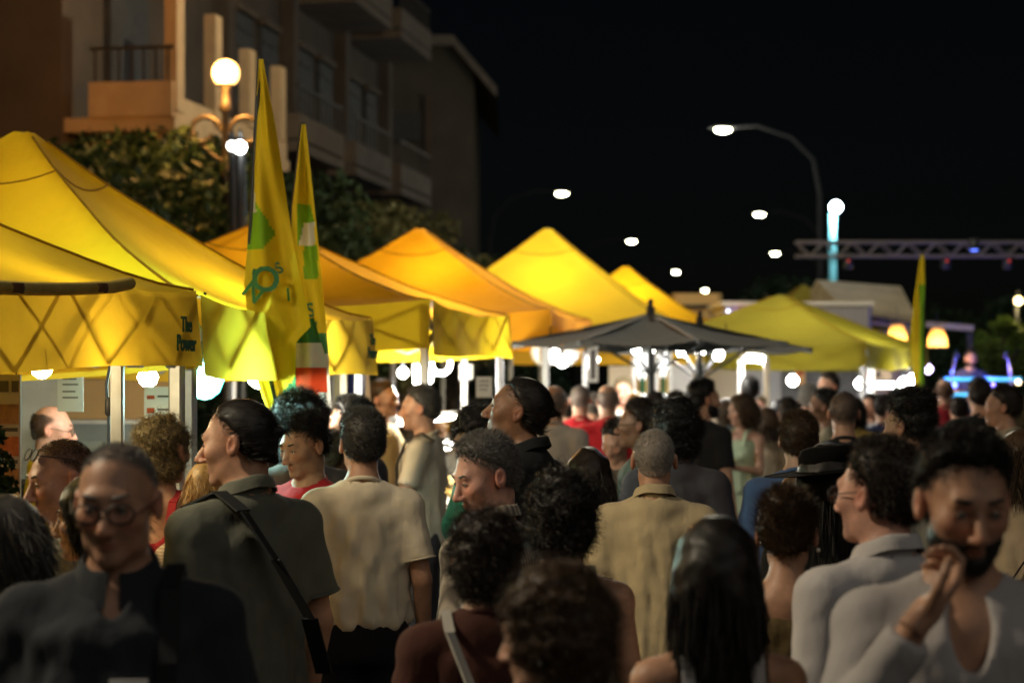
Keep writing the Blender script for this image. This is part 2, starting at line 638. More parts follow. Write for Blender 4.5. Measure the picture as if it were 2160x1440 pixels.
def arm_lamp(px, py, Y, label, side=1, power=0, pole_px=None, group='led lamps along the road'):
    """tall curved-arm road lamp, head at pixel"""
    p = at(px, py, Y)
    root = thing('road_lamp', label, 'street lamp', (p.x, p.y, 0), 0, group)
    H = p.z
    L = side * 2.4
    MB().tube([(L, 0, 0), (L, 0, H * .55), (L, 0, H - 1.6), (L * .93, 0, H - .75), (L * .7, 0, H - .2), (L * .35, 0, H + .08), (side * .3, 0, H + .06)], [.09, .08, .06, .05, .045, .04, .035], 8).build('pole', m_black, root)
    hd = MB().ball((0, 0, H + .05), (.42, .16, .07), 14, 8).build('lamp_head', m_dark, root)
    MB().ball((0, 0, H - .01), (.20, .12, .085), 14, 8).build('lamp_glass', m_led, hd)
    if power:
        lamp_light(root, (0, 0, H - .22), power, (1, .93, .72), .12)
    return root




def added_wire_lamp(px, py, Y, label, power):
    p = at(px, py, Y)
    root = thing('added_wire_lamp', label, 'street lamp', p)
    MB().tube([(-7.6, 0, .55), (-3, 0, .40), (0, 0, .34), (4, 0, .42), (8.4, 0, .6)], .008, 6).build('span_wire', m_dark, root)
    MB().tube([(8.4, 0, .62), (8.4, 0, -p.z)], [.07, .1], 8).build('pole', m_dark, root)
    hd = MB().lathe([(.001, .34), (.05, .32), (.06, .2), (.24, .08), (.26, .05), (.25, .04)], n=18).build('lamp_head', m_dark, root)
    MB().ball((0, 0, .05), (.17, .17, .08), 14, 8).build('lamp_glass', m_led, hd)
    lamp_light(root, (0, 0, -.12), power, (1, .92, .70), .15)


added_wire_lamp(1300, -251, 24.5, 'unseen lamp on a span wire added to light the market', 1000)  # lamp and wire added above the frame to light kiosk, canopies and crowd
arm_lamp(1525, 272, 49, 'lit road lamp on a curved arm, highest in the dark sky', 1, 250)
arm_lamp(1602, 451, 74, 'lit road lamp just left of the blue-white floodlight mast')
arm_lamp(1635, 534, 98, 'lit road lamp at the end of the stage truss')
arm_lamp(1185, 407, 66, 'lit road lamp above the tall lemon canopy peak', -1)
arm_lamp(1332, 508, 89, 'lit road lamp second in the left row above the canopies', -1)
arm_lamp(1426, 573, 115, 'lit road lamp third in the left row above the canopies', -1)
arm_lamp(1487, 612, 140, 'lit road lamp lowest and farthest in the left row', -1)


def flood_mast():
    p = at(1762, 437, 40)
    root = thing('floodlight_mast', 'cyan lit metal mast carrying a bright blue-white floodlight', 'floodlight', (p.x - .06, p.y, 0))
    MB().tube([(0, 0, 0), (0, 0, p.z - .12)], [.10, .085], 10).build('mast', mat('teal_painted_mast', (.16, .40, .40), .5, .1), root)
    MB().ball((.06, -.05, p.z), .115, 16, 10).build('lamp', m_flood, root)
    for z in (p.z - 1.0, p.z - .72):
        MB().lathe([(.11, z - .03), (.12, z), (.11, z + .03)], n=10).build('clamp', m_dark, root)
    lamp_light(root, (.1, -.38, p.z - .05), 420, (.62, .86, 1.0), .15)


flood_mast()


def small_wall_lamp(px, py, Y, label, col, estr, r, power):
    p = at(px, py, Y)
    root = thing('lamp_post', label, 'street lamp', (p.x, p.y, 0))
    MB().tube([(0, .1, 0), (0, .1, p.z + .1)], .045, 8).build('post', m_dark, root)
    MB().ball((0, 0, p.z), r, 12, 8).build('lamp', mat('glow_%d_%d' % (px, py), (.8, .8, .8), .4, emit=col, estr=estr), root)
    MB().tube([(0, .1, p.z + .1), (0, 0, p.z + .1 + r)], .02, 6).build('bracket', m_dark, root)
    if power:
        lamp_light(root, (0, -r - .12, p.z - .1), power, col, .06)


small_wall_lamp(506, 311, 20.0, 'small white lamp glowing through the foliage beside the flag', (1, .97, .88), 30, .065, 2)
small_wall_lamp(489, 308, 20.6, 'tiny white lamp seen between leaves next to a brighter one', (1, .97, .9), 9, .05, 0)
small_wall_lamp(2148, 634, 33.5, 'small warm lamp on a post above the bright shrub', (1, .72, .3), 7, .07, 25)
# unseen globe lamp added outside the frame to light the crowd from the left
globe_lamp(Vector((-3.9, 5.0, 5.0)), 'unseen warm globe lamp added to light the crowd', 950, .24, (1.0, .84, .60))

# ------------------------------------------------------------------ canopies
m_bulbw = mat('bulb_white', (.9, .9, .9), .4, emit=(1, .97, .88), estr=70)
m_bulbc = mat('bulb_cool', (.9, .9, .9), .4, emit=(.10, 1, .85), estr=8)
m_bulby = mat('bulb_warm', (.9, .9, .9), .4, emit=(1, .80, .42), estr=70)


def canopy_tent(label, center, rz, w, d, he, ha, drop, fab, val, group='pop-up canopies of the market row', power_sag=1.38, trusses=True, logo=None, legs=True, nx=4):
    """pop-up gazebo: canopy, four valances, four legs, scissor trusses, centre pole"""
    root = thing('market_canopy', label, 'canopy tent', (center.x, center.y, 0), rz, group)
    hw, hd = w / 2, d / 2

    def zroof(u, v):
        m = max(abs(u), abs(v))
        lo = min(abs(u), abs(v)) / max(m, 1e-4)
        t = max(0.0, 1 - m)
        z = he + (ha - he) * min(.965, t ** power_sag)
        z -= .075 * (1 - lo ** 2) * math.sin(math.pi * min(1, m)) ** .8      # cloth sinks between the hips
        z -= .05 * (1 - lo ** 2) * m ** 6
        z += .006 * math.sin(9 * u + 2) * math.sin(8 * v + 1)
        return z
    n = 36
    # breaks denser near the top
    sp = [math.copysign(abs(q) ** 1.25, q) for q in np.linspace(-1, 1, n + 1)]
    mb = MB()
    mb.grid(lambda u, v: (sp[round(u * n)] * hw, sp[round(v * n)] * hd, zroof(sp[round(u * n)], sp[round(v * n)])), n, n)
    mb.build('canopy', fab, root)
    for k, (sx, sy) in enumerate(((1, 1), (1, -1), (-1, 1), (-1, -1))):
        pts = []
        for q in np.linspace(.06, 1, 14):
            pts.append((sx * q * hw, sy * q * hd, zroof(q, q) + .004))
        MB().tube(pts, .006, 6).build('seam', m_seam, root)
        if legs:
            MB().box((sx * (hw - .05), sy * (hd - .05), he / 2 - .03), (.055, .055, he - .06), bev=.008).build('leg', m_alu, root)
            MB().box((sx * (hw - .05), sy * (hd - .05), .012), (.16, .16, .02)).build('foot_plate', m_alu, root)
    # reinforcing ring seam near the peak
    ring = []
    q = .22
    per = [(q, t) for t in np.linspace(-q, q, 9)] + [(t, q) for t in np.linspace(q, -q, 9)] + [(-q, t) for t in np.linspace(q, -q, 9)] + [(t, -q) for t in np.linspace(-q, q, 9)]
    MB().tube([(u * hw, v * hd, zroof(u, v) + .004) for u, v in per], .005, 6).build('seam', m_seam, root)
    sides = [((hw, -hd), (hw, hd), 0), ((-hw, hd), (-hw, -hd), 1), ((-hw, -hd), (hw, -hd), 2), ((hw, hd), (-hw, hd), 3)]
    for (a, b, k) in sides:
        a, b = Vector((*a, 0)), Vector((*b, 0))
        nrm = Vector((b.y - a.y, -(b.x - a.x), 0)).normalized()
        ph = k * 1.7 + center.x

        def vf(u, v):
            p = a.lerp(b, u)
            t = max(abs(p.x / hw), abs(p.y / hd))
            ze = zroof(p.x / hw, p.y / hd)
            bot = he - drop - .03 * math.sin(math.pi * u) + .02 * math.sin(6 * u + ph)
            z = ze + (bot - ze) * v
            return p + nrm * (.012 + v * (.02 + .022 * math.sin(11 * u + ph) + .014 * math.sin(23 * u + 2 * ph))) + Vector((0, 0, z))
        MB().grid(vf, 36, 5).build('valance', val, root)
        if trusses:
            inn = -nrm * .045
            for e in range(nx):
                t0, t1 = e / nx, (e + 1) / nx
                p0, p1 = a.lerp(b, .02 + .96 * t0) + inn, a.lerp(b, .02 + .96 * t1) + inn
                zl, zh = he - .30, he - .04
                s = MB()
                s.bar((p0.x, p0.y, zl), (p1.x, p1.y, zh), .036, .014)
                off = inn.normalized() * .02
                s.bar((p0.x + off.x, p0.y + off.y, zh), (p1.x + off.x, p1.y + off.y, zl), .036, .014)
                s.build('scissor_truss', m_alu, root)
    if logo:
        for (txt, u, z, size) in logo:
            o = obj('lettering', text_mesh(txt, size), m_logo, root)
            y = -hd + u * d
            o.location = (hw + .075, y, z)
            o.rotation_euler = (math.radians(90), 0, math.radians(90))
    MB().tube([(0, 0, he - .25), (0, 0, ha - .03)], .02, 8).build('centre_pole', m_alu, root)
    return root


RZ = -TH
canopy_tent('yellow canopy cut off by the left frame edge with a rolled curtain under its eave', row(3.81, 5.70), RZ, 2.7, 3.6, 2.24, 3.05, .30, m_lem, m_val, nx=8,
            logo=[('The', .915, 2.095, .08), ('Power', .915, 2.025, .085)])
canopy_tent('bright yellow glowing canopy with the flat-topped peak left of the flags', row(3.81, 9.05), RZ, 2.7, 3.0, 2.22, 3.10, .30, m_yel, m_val, nx=7,
            logo=[('The', .91, 2.095, .08), ('Power', .91, 2.025, .085)])
canopy_tent('dark amber canopy hidden behind the two feather flags', row(3.96, 13.7), RZ, 3.0, 3.0, 2.38, 3.02, .32, m_ora, m_lem)
canopy_tent('amber canopy with a rounded peak right of the flags', row(3.96, 19.1), RZ, 3.0, 3.0, 2.50, 3.38, .30, m_ora, m_ora)
canopy_tent('tall lemon yellow canopy with the steepest peak', row(3.50, 24.8), RZ, 3.4, 3.2, 2.52, 3.80, .30, m_lem, m_lem, power_sag=1.2)
canopy_tent('small deep yellow canopy peak between the lemon canopy and the parasol', row(2.9, 28.6), RZ, 3.0, 3.0, 2.6, 3.52, .30, m_yel, m_ora)
canopy_tent('dull olive canopy peak just behind the brightest canopy slope', row(6.6, 18.2), RZ, 3.0, 3.0, 2.6, 3.55, .28, m_oli, m_oli, trusses=False)
canopy_tent('dull olive canopy with a crumpled peak left of the flags', row(7.2, 22.3), RZ + .2, 3.0, 3.0, 2.7, 3.72, .28, m_oli, m_oli, trusses=False)
aF = math.radians(-25)
cen = Vector((3.42, 25.3, 0))
canopy_tent('yellow-green canopy at the end of the row beside the wicker lamps', cen, aF, 3.0, 3.0, 2.30, 2.96, .28, m_grn, m_grn, power_sag=1.15)
canopy_tent('ochre canopy peak showing behind the box truck', Vector((at(1695, 600, 34).x, 34, 0)), .1, 3.0, 3.0, 2.6, 3.5, .28, m_oli, m_oli, trusses=False)


def rolled_curtain():
    p, q = row(2.40, 3.95), row(2.40, 6.62)
    root = thing('rolled_curtain', 'dark brown rolled side curtain tied under the nearest canopy eave', 'curtain', p, 0)
    d = q - p
    pts = [d * t + Vector((0, 0, 2.215 - .055 * math.sin(math.pi * t) + (.0 if t < .99 else .01))) for t in np.linspace(0, 1, 16)]
    MB().tube(pts, .022, 10).build('roll', mat('brown_curtain', (.42, .30, .06), .9, 0, .2, 9), root)
    for t in (.1, .36, .62, .88):
        c = d * t + Vector((0, 0, 2.215 - .055 * math.sin(math.pi * t)))
        MB().lathe([(.038, -.015), (.041, 0), (.038, .015)], (c.x, c.y, c.z), 10).build('tie', m_rope, root)


rolled_curtain()

# ------------------------------------------------------------------ bulbs and lit fittings of the stalls


def hanging_bulb(px, py, Y, label, m=None, r=.05, power=20, color=(1, .95, .85), top=.3, group='bulbs under the canopies', cat='lamp'):
    p = at(px, py, Y)
    root = thing('hanging_bulb', label, cat, (p.x, p.y, p.z), 0, group)
    MB().tube([(0, 0, r * .8), (.01, 0, r + .05 + top * .5), (0, 0, r + top)], .006, 6).build('cable', m_black, root)
    MB().lathe([(.0, r + .07), (.022, r + .07), (.024, r + .01), (.02, r * .75)], n=10).build('socket', m_dark, root)
    MB().lathe([(.018, r * .95), (r * .75, r * .5), (r, 0), (r * .75, -r * .62), (r * .35, -r * .92), (0.001, -r)], n=14).build('bulb', m or m_bulbw, root)
    if power:
        lamp_light(root, (0, -r - .05, -r * .5), power, color, r)
    return root


hanging_bulb(88, 774, 6.95, 'warm bulb glaring at the hem of the nearest canopy', m_bulby, .042, 9, (1, .78, .42), top=.1, group=None)
hanging_bulb(432, 802, 8.7, 'dazzling cool white lamp at the second tent post', m_bulbc, .085, 48, (.55, 1, .9), group=None)
hanging_bulb(312, 795, 9.6, 'white bulb behind the hanging paper price sheet', m_bulbw, .05, 12, group=None)
hanging_bulb(548, 790, 9.9, 'white bulb at the canopy corner left of the flag', m_bulbw, .07, 55, (1, .93, .75), group=None)
hanging_bulb(672, 782, 11.3, 'small warm bulb behind the tricolour flag panel', m_bulby, .035, 14, (1, .7, .35), group=None)
hanging_bulb(850, 786, 16.4, 'round white bulb hanging over the two talking men', m_bulbw, .045, 40, group=None)
hanging_bulb(1252, 758, 21.0, 'white bulb below the parasol edge over the red shirted men', m_bulbw, .06, 20)
hanging_bulb(1186, 762, 19.8, 'white bulb beside the biggest glaring floodlight', m_bulbw, .06, 20)
for px, py, nth in ((1340, 735, 'leftmost'), (1378, 730, 'second from left'), (1440, 742, 'third from left'), (1478, 736, 'fourth from left'), (1515, 748, 'low fifth'), (1530, 726, 'rightmost and highest')):
    hanging_bulb(px, py, 19.5, nth + ' round white bulb on the string below the dark parasol', m_bulbw, .055, 16, group='string of bulbs below the dark parasol', top=.15)
for px, py, lb in ((1672, 802, 'white round lamp on the truck side left of the tall man'), (1815, 808, 'white round lamp right of the bald man under the green canopy'), (1905, 808, 'white round lamp over the curly man'), (1924, 800, 'white round lamp nearest the yellow flag edge')):
    hanging_bulb(px, py, 25.0, lb, m_bulbw, .07, 20, (.95, .97, 1), group=None)
hanging_bulb(1958, 778, 26, 'lilac round lamp beside the stage', mat('bulb_lilac', (.8, .8, .8), .4, emit=(.75, .6, 1), estr=9), .06, 0, group=None)


for l, a, z, pw, lb in ((3.7, 5.9, 2.25, 55, 'unseen lamp added to light the nearest canopy from inside'), (3.7, 19.1, 2.42, 90, 'unseen lamp added to light the amber canopy peak from inside'), (3.4, 24.8, 2.5, 110, 'unseen lamp added to light the tall lemon canopy peak from inside'), (2.9, 28.6, 2.55, 100, 'unseen lamp added to light the small deep yellow canopy from inside'), (3.7, 13.7, 2.3, 26, 'dim unseen lamp added to light the dark amber canopy from inside')):  # hidden lamps added under the roofs to make the canopies glow
    q = row(l, a)
    px = 1080 + q.x / q.y * FPX
    py = HOR - (z - CAMZ) / q.y * FPX
    hanging_bulb(px, py, q.y, lb, m_bulby, .05, pw, (1, .86, .55), group=None)


def tube_light(a, b, label, r=.02, power=20, color=(1, .97, .9), m=None):
    a, b = Vector(a), Vector(b)
    root = thing('tube_light', label, 'lamp', a)
    MB().tube([Vector((0, 0, 0)), b - a], r, 10).build('tube', m or m_bulbw, root)
    for e in (Vector((0, 0, 0)), b - a):
        MB().ball(e, r * 1.25, 8, 6).build('end_cap', m_white, root)
    n = 2
    for k in range(n):
        c = (b - a) * ((k + .5) / n) + Vector((0, -.05, -.03))
        lamp_light(root, c, power / n, color, .04)
    return root


tube_light(at(878, 770, 15.2), at(881, 812, 15.2), 'upright white tube lamp beside the canopy leg', .028, 70)
tube_light(at(905, 775, 15.4), at(906, 800, 15.4), 'short white tube lamp behind the canopy leg', .03, 30)
tube_light(at(1570, 754, 22.0), at(1612, 757, 22.0), 'short bright tube lamp at the corner of the green canopy', .04, 110)
tube_light(at(1836, 812, 24.4), at(1888, 812, 24.4), 'lit shelf tube lamp at the counter under the green canopy', .035, 14)
tube_light(at(1150, 742, 20.2), at(1192, 742, 20.2), 'big glaring white floodlight under the amber canopy', .12, 170)


def ring_light():
    c = at(930, 768, 16.0)
    root = thing('neon_loop', 'bright U shaped neon loop over the display counter', 'lamp', c)
    MB().tube([(.075 * math.cos(t), 0, .075 * math.sin(t)) for t in np.linspace(math.pi * .95, math.pi * 2.1, 14)], .016, 8).build('tube', m_bulbw, root)
    MB().tube([(-.075, 0, .01), (-.075, .02, .25)], .004, 6).build('cable', m_black, root)
    lamp_light(root, (0, -.06, -.05), 40, (1, .95, .8), .03)


ring_light()

# ------------------------------------------------------------------ feather flags
m_fy = mat('flag_yellow', (0.74, 0.56, 0.015), .75, 0, .06, 6, .1, 60, trans=.35)
m_fg = mat('flag_green', (0.20, 0.42, 0.02), .75, 0, .06, 6, trans=.35)
m_fdg = mat('flag_dark_green', (0.05, 0.20, 0.07), .75, 0, .06, 6, trans=.3)
m_fw = mat('flag_white', (0.75, 0.74, 0.68), .75, 0, .04, 6, trans=.4)
m_fr = mat('flag_red', (0.60, 0.07, 0.02), .75, 0, .06, 6, trans=.4)


def feather_flag(label, rows, Y, zone, pole, letters, mats, wav=.035, fold=1.0, seed=0, group='feather flags of the market'):
    ys = [r[0] for r in rows]
    foot = at(pole[-1][0], pole[-1][1], Y)
    root = thing('feather_flag', label, 'flag', (foot.x, Y, 0), 0, group)

    def P(px, py, off):
        p = at(px, py, Y)
        return Vector((p.x - foot.x, off, p.z))

    def lr(py):
        return np.interp(py, ys, [r[1] for r in rows]), np.interp(py, ys, [r[2] for r in rows])

    def fold_y(u, py):
        return wav * fold * (math.sin(5.5 * u + py * .006 + seed) + .5 * math.sin(11 * u - py * .011)) * min(1, (py - ys[0]) / 150)
    nu, nv = 18, 110
    mb = MB()

    def fn(u, v):
        py = ys[0] + (ys[-1] - ys[0]) * v
        l, r = lr(py)
        return P(l + (r - l) * u, py, fold_y(u, py))

    def mi(u, v):
        py = ys[0] + (ys[-1] - ys[0]) * v
        l, r = lr(py)
        return zone(l + (r - l) * u, py)
    mb.grid(fn, nu, nv, mifn=mi)
    mb.build('cloth', mats, root)
    MB().tube([P(px, py, .02) for px, py in pole] + [Vector((0, .02, .02))], .012, 8).build('pole', m_dark, root)
    MB().box((0, .02, .02), (.4, .4, .03)).build('base_plate', m_dark, root)
    for (txt, px, py, size, rot, m) in letters:
        o = obj('letter', text_mesh(txt, size, .0015), m, root)
        l, r = lr(py)
        u = (px - l) / (r - l)
        o.location = P(px, py, fold_y(u, py) - .022)
        o.rotation_euler = (math.radians(90), math.radians(rot), 0)
    return root


def zone1(px, py):
    if 330 < py < 450 and px < 530 + (py - 330) * .10:
        return 4
    if 430 < py < 530 and px < 545 + max(0, (485 - abs(py - 490) * .6 - 450)) and px < 582 and (py < 520 - (px - 527) * .45 + 22) and px < 545 + (py - 430) * .5 + 4:
        return 1
    if py > 790 and px > 575 and py > 850 - (px - 575) * 1.15:
        return 2
    return 0


rows1 = [(125, 546, 555), (170, 543, 563), (240, 538, 575), (340, 531, 591), (440, 526, 606), (520, 521, 620), (600, 516, 637), (650, 522, 650), (690, 532, 656), (705, 536, 640), (722, 538, 625), (790, 540, 624), (850, 560, 626), (900, 572, 628)]
feather_flag('tall yellow feather flag with green patch and letters, nearer of the two', rows1, 8.75, zone1, [(547, 120), (541, 240), (530, 440), (524, 560), (560, 760), (590, 900), (592, 1000)],
             [('O', 563, 593, .155, 12, m_logo), ('N', 536, 618, .11, 38, m_logo), ('S', 588, 566, .07, -30, m_logo), ("'", 533, 586, .09, 20, m_logo), ('I', 607, 622, .08, -6, m_fdg)], [m_fy, m_fg, m_fdg, m_fr, m_fw])


def zone2(px, py):
    if 430 < py < 520 and px > 628 and px < 665 - (0 if py > 470 else (470 - py) * .3):
        return 4 if (py < 520 and px > 640 - (py - 470) * .2 and 470 < py < 515) else 1
    if 515 <= py < 590 and 640 < px < 672:
        return 1
    if 705 < py < 745 and px > 670:
        return 2
    if py >= 745 and px > 668:
        return 4
    if py > 800:
        return 3
    return 0


rows2 = [(262, 636, 645), (340, 628, 653), (440, 617, 665), (520, 614, 674), (600, 622, 682), (680, 640, 689), (740, 650, 693), (830, 655, 697), (860, 657, 698)]
feather_flag('slimmer yellow feather flag with a white and green patch behind the first', rows2, 9.3, zone2, [(638, 258), (628, 340), (617, 440), (614, 560), (640, 760), (668, 900), (668, 1000)],
             [('S', 655, 655, .09, -10, m_logo), ('A', 664, 690, .075, 25, m_logo)], [m_fy, m_fg, m_fdg, m_fr, m_fw], seed=2)


def tricolour():
    Y = 8.95
    c = at(645, 745, Y)
    root = thing('tricolour_flag', 'hanging green, white and red flag panel between the two feather flags', 'flag', (c.x, Y, 0))

    def fn(u, v):
        p = at(621 + 42 * u + (26 * u if v > .55 else 26 * u * v / .55), 671 + 156 * v, Y)
        return Vector((p.x - c.x, .03 * math.sin(4 * u + 3 * v) + .02 * math.sin(9 * u), p.z))
    for k, m, nm in ((0, m_fdg, 'green_stripe'), (1, m_fw, 'white_stripe'), (2, m_fr, 'red_stripe')):
        MB().grid(lambda u, v: fn(u, (k + v) / 3), 12, 10).build(nm, m, root)
    p = at(621, 671, Y)
    MB().tube([(p.x - c.x - .005, .02, p.z + .12), (p.x - c.x - .005, .02, 0)], .01, 8).build('pole', m_dark, root)
    MB().box((p.x - c.x, .02, .015), (.3, .3, .03)).build('base_plate', m_dark, root)


tricolour()


def zone3(px, py):
    return 1 if px > 1938 and py > 600 else 0


rows3 = [(538, 1942, 1949), (600, 1934, 1951), (660, 1926, 1950), (720, 1921, 1949), (760, 1924, 1952), (850, 1930, 1952)]
feather_flag('narrow yellow feather flag seen edge-on beside the stage', rows3, 20.0, zone3, [(1947, 530), (1950, 620), (1951, 760), (1951, 1000)], [], [m_fy, m_fg], wav=.05, seed=4, group=None)

# ------------------------------------------------------------------ inside the first stalls
def sheet(name, label, cat, px0, py0, px1, py1, Y, m, thick=.006, prints=(), rz=0.0, group=None, hang=True):
    """flat hung sheet or board between two pixels at distance Y; prints = (u0,v0,u1,v1,material)"""
    a, b = at(px0, py0, Y), at(px1, py1, Y)
    w, h = b.x - a.x, a.z - b.z
    root = thing(name, label, cat, ((a.x + b.x) / 2, Y, b.z), rz, group)
    MB().box((0, 0, h / 2), (w, thick, h)).build('sheet', m, root)
    for (u0, v0, u1, v1, pm) in prints:
        MB().box((-w / 2 + w * (u0 + u1) / 2, -thick / 2 - .0015, h * (1 - (v0 + v1) / 2)), (w * (u1 - u0), .003, h * (v1 - v0))).build('print', pm, root)
    if hang:
        for sx in (-1, 1):
            MB().tube([(sx * w * .42, 0, h), (sx * w * .36, 0, h + .12)], .0025, 5).build('string', m_black, root)
    return root


m_food1 = mat('menu_photo_brown', (.30, .15, .07), .7, 0, .5, 25)
m_food2 = mat('menu_photo_red', (.42, .12, .05), .7, 0, .5, 25)
m_menu = mat('menu_board', (.42, .36, .33), .6, 0, .12, 6)
sheet('menu_board', 'tall menu board with food photographs at the left frame edge', 'menu board', -70, 790, 44, 1050, 6.25, m_menu, .012,
      [(.62, .05, .78, .14, m_print), (.84, .05, .97, .14, m_print), (.62, .24, .97, .40, m_food1), (.64, .43, .95, .46, m_print), (.62, .50, .97, .66, m_food2), (.64, .69, .95, .72, m_print), (.62, .76, .97, .94, m_food1), (.05, .24, .56, .5, m_food2), (.05, .56, .56, .8, m_food1)], hang=True)
sheet('price_sheet', 'white paper price sheet hanging left of the grey tent post', 'paper sheet', 121, 770, 176, 868, 8.6, m_paper, .003,
      [(.2, .12, .8, .17, m_print), (.2, .28, .75, .31, m_print), (.2, .4, .8, .43, m_print), (.2, .55, .7, .58, m_print), (.2, .68, .8, .71, m_print)])
sheet('notice_sheet', 'white notice sheet with red print hanging right of the grey tent post', 'paper sheet', 304, 815, 367, 890, 8.35, m_paper, .003,
      [(.1, .25, .35, .35, m_print_red), (.45, .25, .85, .30, m_print), (.1, .6, .35, .75, m_print_red), (.45, .62, .85, .67, m_print)])
sheet('backing_board', 'tan board panel at the back of the first stall', 'panel', 122, 768, 404, 884, 11.35, m_tan, .02, hang=False)
sheet('plastic_sheet', 'pale translucent plastic side sheet behind the yellow shirted stallholder', 'plastic sheet', 18, 786, 121, 1010, 11.25, mat('milky_plastic', (.62, .63, .58), .35, 0, .15, 3, trans=.45), .004, hang=False)


def fridge():
    a = at(158, 884, 11.05)
    b = at(308, 884, 11.05)
    root = thing('fridge', 'dark grey steel fridge against the tan board panel', 'fridge', ((a.x + b.x) / 2, 11.05, 0))
    w = b.x - a.x
    MB().box((0, 0, a.z / 2), (w, .3, a.z - .04), bev=.02).build('cabinet', mat('fridge_steel', (.16, .19, .20), .4, .5), root)
    MB().box((0, -.005, a.z - .012), (w + .015, .32, .022)).build('top', m_alu, root)
    for sx in (-1, 1):
        dr = MB().box((sx * w * .25, -.162, a.z * .5), (w * .46, .02, a.z * .86)).build('door', mat('fridge_door', (.20, .24, .25), .35, .5), root)
        MB().tube([(sx * .03, -.19, a.z * .62), (sx * .03, -.19, a.z * .82)], .008, 8).build('handle', m_alu, dr)


fridge()


def post(px, Y, label, w=.045, h=2.2, m=None):
    p = at(px, 900, Y)
    root = thing('tent_post', label, 'post', (p.x, Y, 0))
    MB().box((0, 0, h / 2), (w, w, h), bev=.006).build('tube', m or m_alu, root)
    MB().box((0, 0, .01), (.15, .15, .02)).build('foot_plate', m_alu, root)
    MB().box((0, 0, h * .62), (w + .014, w + .014, .05)).build('slider', m_black, root)


post(248, 7.12, 'grey aluminium tent post under the nearest yellow valance', .045, 1.94)
post(1563, 22.5, 'white tent post behind the bearded man in black', .07, 2.1, m_white)
post(1617, 21.5, 'cream tent post beside the woman in the mint dress', .06, 2.1, mat('cream_paint', (.6, .52, .38), .6))
post(1838, 24.8, 'white counter post behind the bald man', .06, 2.0, m_white)
post(725, 11.9, 'grey post behind the second feather flag', .05, 2.2)
post(712, 12.2, 'greenish post behind the second feather flag', .04, 2.2, mat('pale_green_paint', (.4, .42, .28), .6))
post(980, 16.6, 'white post of the display counter', .05, 2.1, m_white)
post(1152, 18.4, 'slim white post left of the red shirted men', .05, 2.3, m_white)


def cable():
    a = at(229, 775, 7.4)
    root = thing('power_cable', 'dark power cable hanging beside the grey tent post', 'cable', (a.x, a.y, 0))
    MB().tube([(.012, 0, a.z + .2), (.004, 0, a.z), (-.008, 0, a.z - .06), (-.006, 0, a.z - .12), (.0, 0, a.z - .16), (0, 0, a.z - .5), (.02, 0, .9), (.02, 0, .03), (.3, 0, .012)], .006, 6).build('wire', mat('blue_black_cable', (.02, .03, .05), .5), root)
    MB().lathe([(.008, a.z - .18), (.014, a.z - .17), (.014, a.z - .12), (.008, a.z - .11)], n=8).build('plug', m_black, root)


cable()


def plant_basket():
    c = at(-8, 985, 5.9)
    root = thing('herb_bunch', 'dark bunch of dried herbs hanging at the left frame edge', 'herbs', (c.x, c.y, c.z))
    V, F = leaf_cloud([(0, 0, .02, .05), (.02, 0, -.06, .05), (-.01, .01, .09, .04)], 260, .018, np.random.default_rng(3))
    obj('leaves', mesh_np('leaves', V, F, False), m_leaf, root)
    MB().tube([(0, 0, .1), (0, 0, .95)], .004, 6).build('string', m_rope, root)


plant_basket()

# counters with goods
def counter(label, l, a0, a1, m, items, seed, group='stall counters'):
    root_p = row(l, (a0 + a1) / 2)
    L = a1 - a0
    root = thing('stall_counter', label, 'counter', root_p, RZ, group)
    MB().box((0, 0, .87), (.62, L, .04)).build('top', m_wood, root)
    ph = seed

    def fn(u, v):
        y = -L / 2 + L * u
        return (.325 + .012 * math.sin(22 * u + ph) * v, y, .885 - .84 * v)
    MB().grid(fn, 40, 6).build('table_cloth', m, root)
    for sx in (-1, 1):
        for sy in (-1, 1):
            MB().box((sx * .27, sy * (L / 2 - .05), .425), (.045, .045, .85)).build('leg', m_alu, root)
    return root


cl_y = mat('yellow_table_cloth', (.72, .50, .03), .8, 0, .08, 5, .1, 40)
cl_w = mat('white_table_cloth', (.70, .69, .64), .8, 0, .06, 5, .1, 40)
counter('yellow clothed counter of the nearest stall', 2.85, 4.2, 6.5, cl_y, None, 1, None)
counter('yellow clothed counter of the bright yellow stall', 2.85, 7.7, 10.4, cl_y, None, 2, None)
counter('white clothed counter below the amber canopy', 2.9, 17.7, 20.4, cl_w, None, 3, None)
counter('white clothed counter below the tall lemon canopy', 2.6, 23.4, 26.2, cl_w, None, 4, None)


def crate(p, rz, label, m_in, group='crates of goods on the counters', n=14, seed=0, rad=.035):
    root = thing('goods_crate', label, 'crate', p, rz, group)
    rng = random.Random(seed)
    for z in (.03, .09, .15):
        for sx in (-1, 1):
            MB().box((sx * .145, 0, z), (.012, .40, .045)).build('slat', m_wood, root)
            MB().box((0, sx * .195, z), (.28, .012, .045)).build('slat', m_wood, root)
    MB().box((0, 0, .008), (.28, .38, .012)).build('bottom', m_wood, root)
    for k in range(n):
        o = MB().ball((0, 0, 0), (rad, rad, rad * .92), 10, 7).build('fruit', m_in, root, (rng.uniform(-.1, .1), rng.uniform(-.15, .15), .06 + .13 * rng.random() ** .6))
    return root


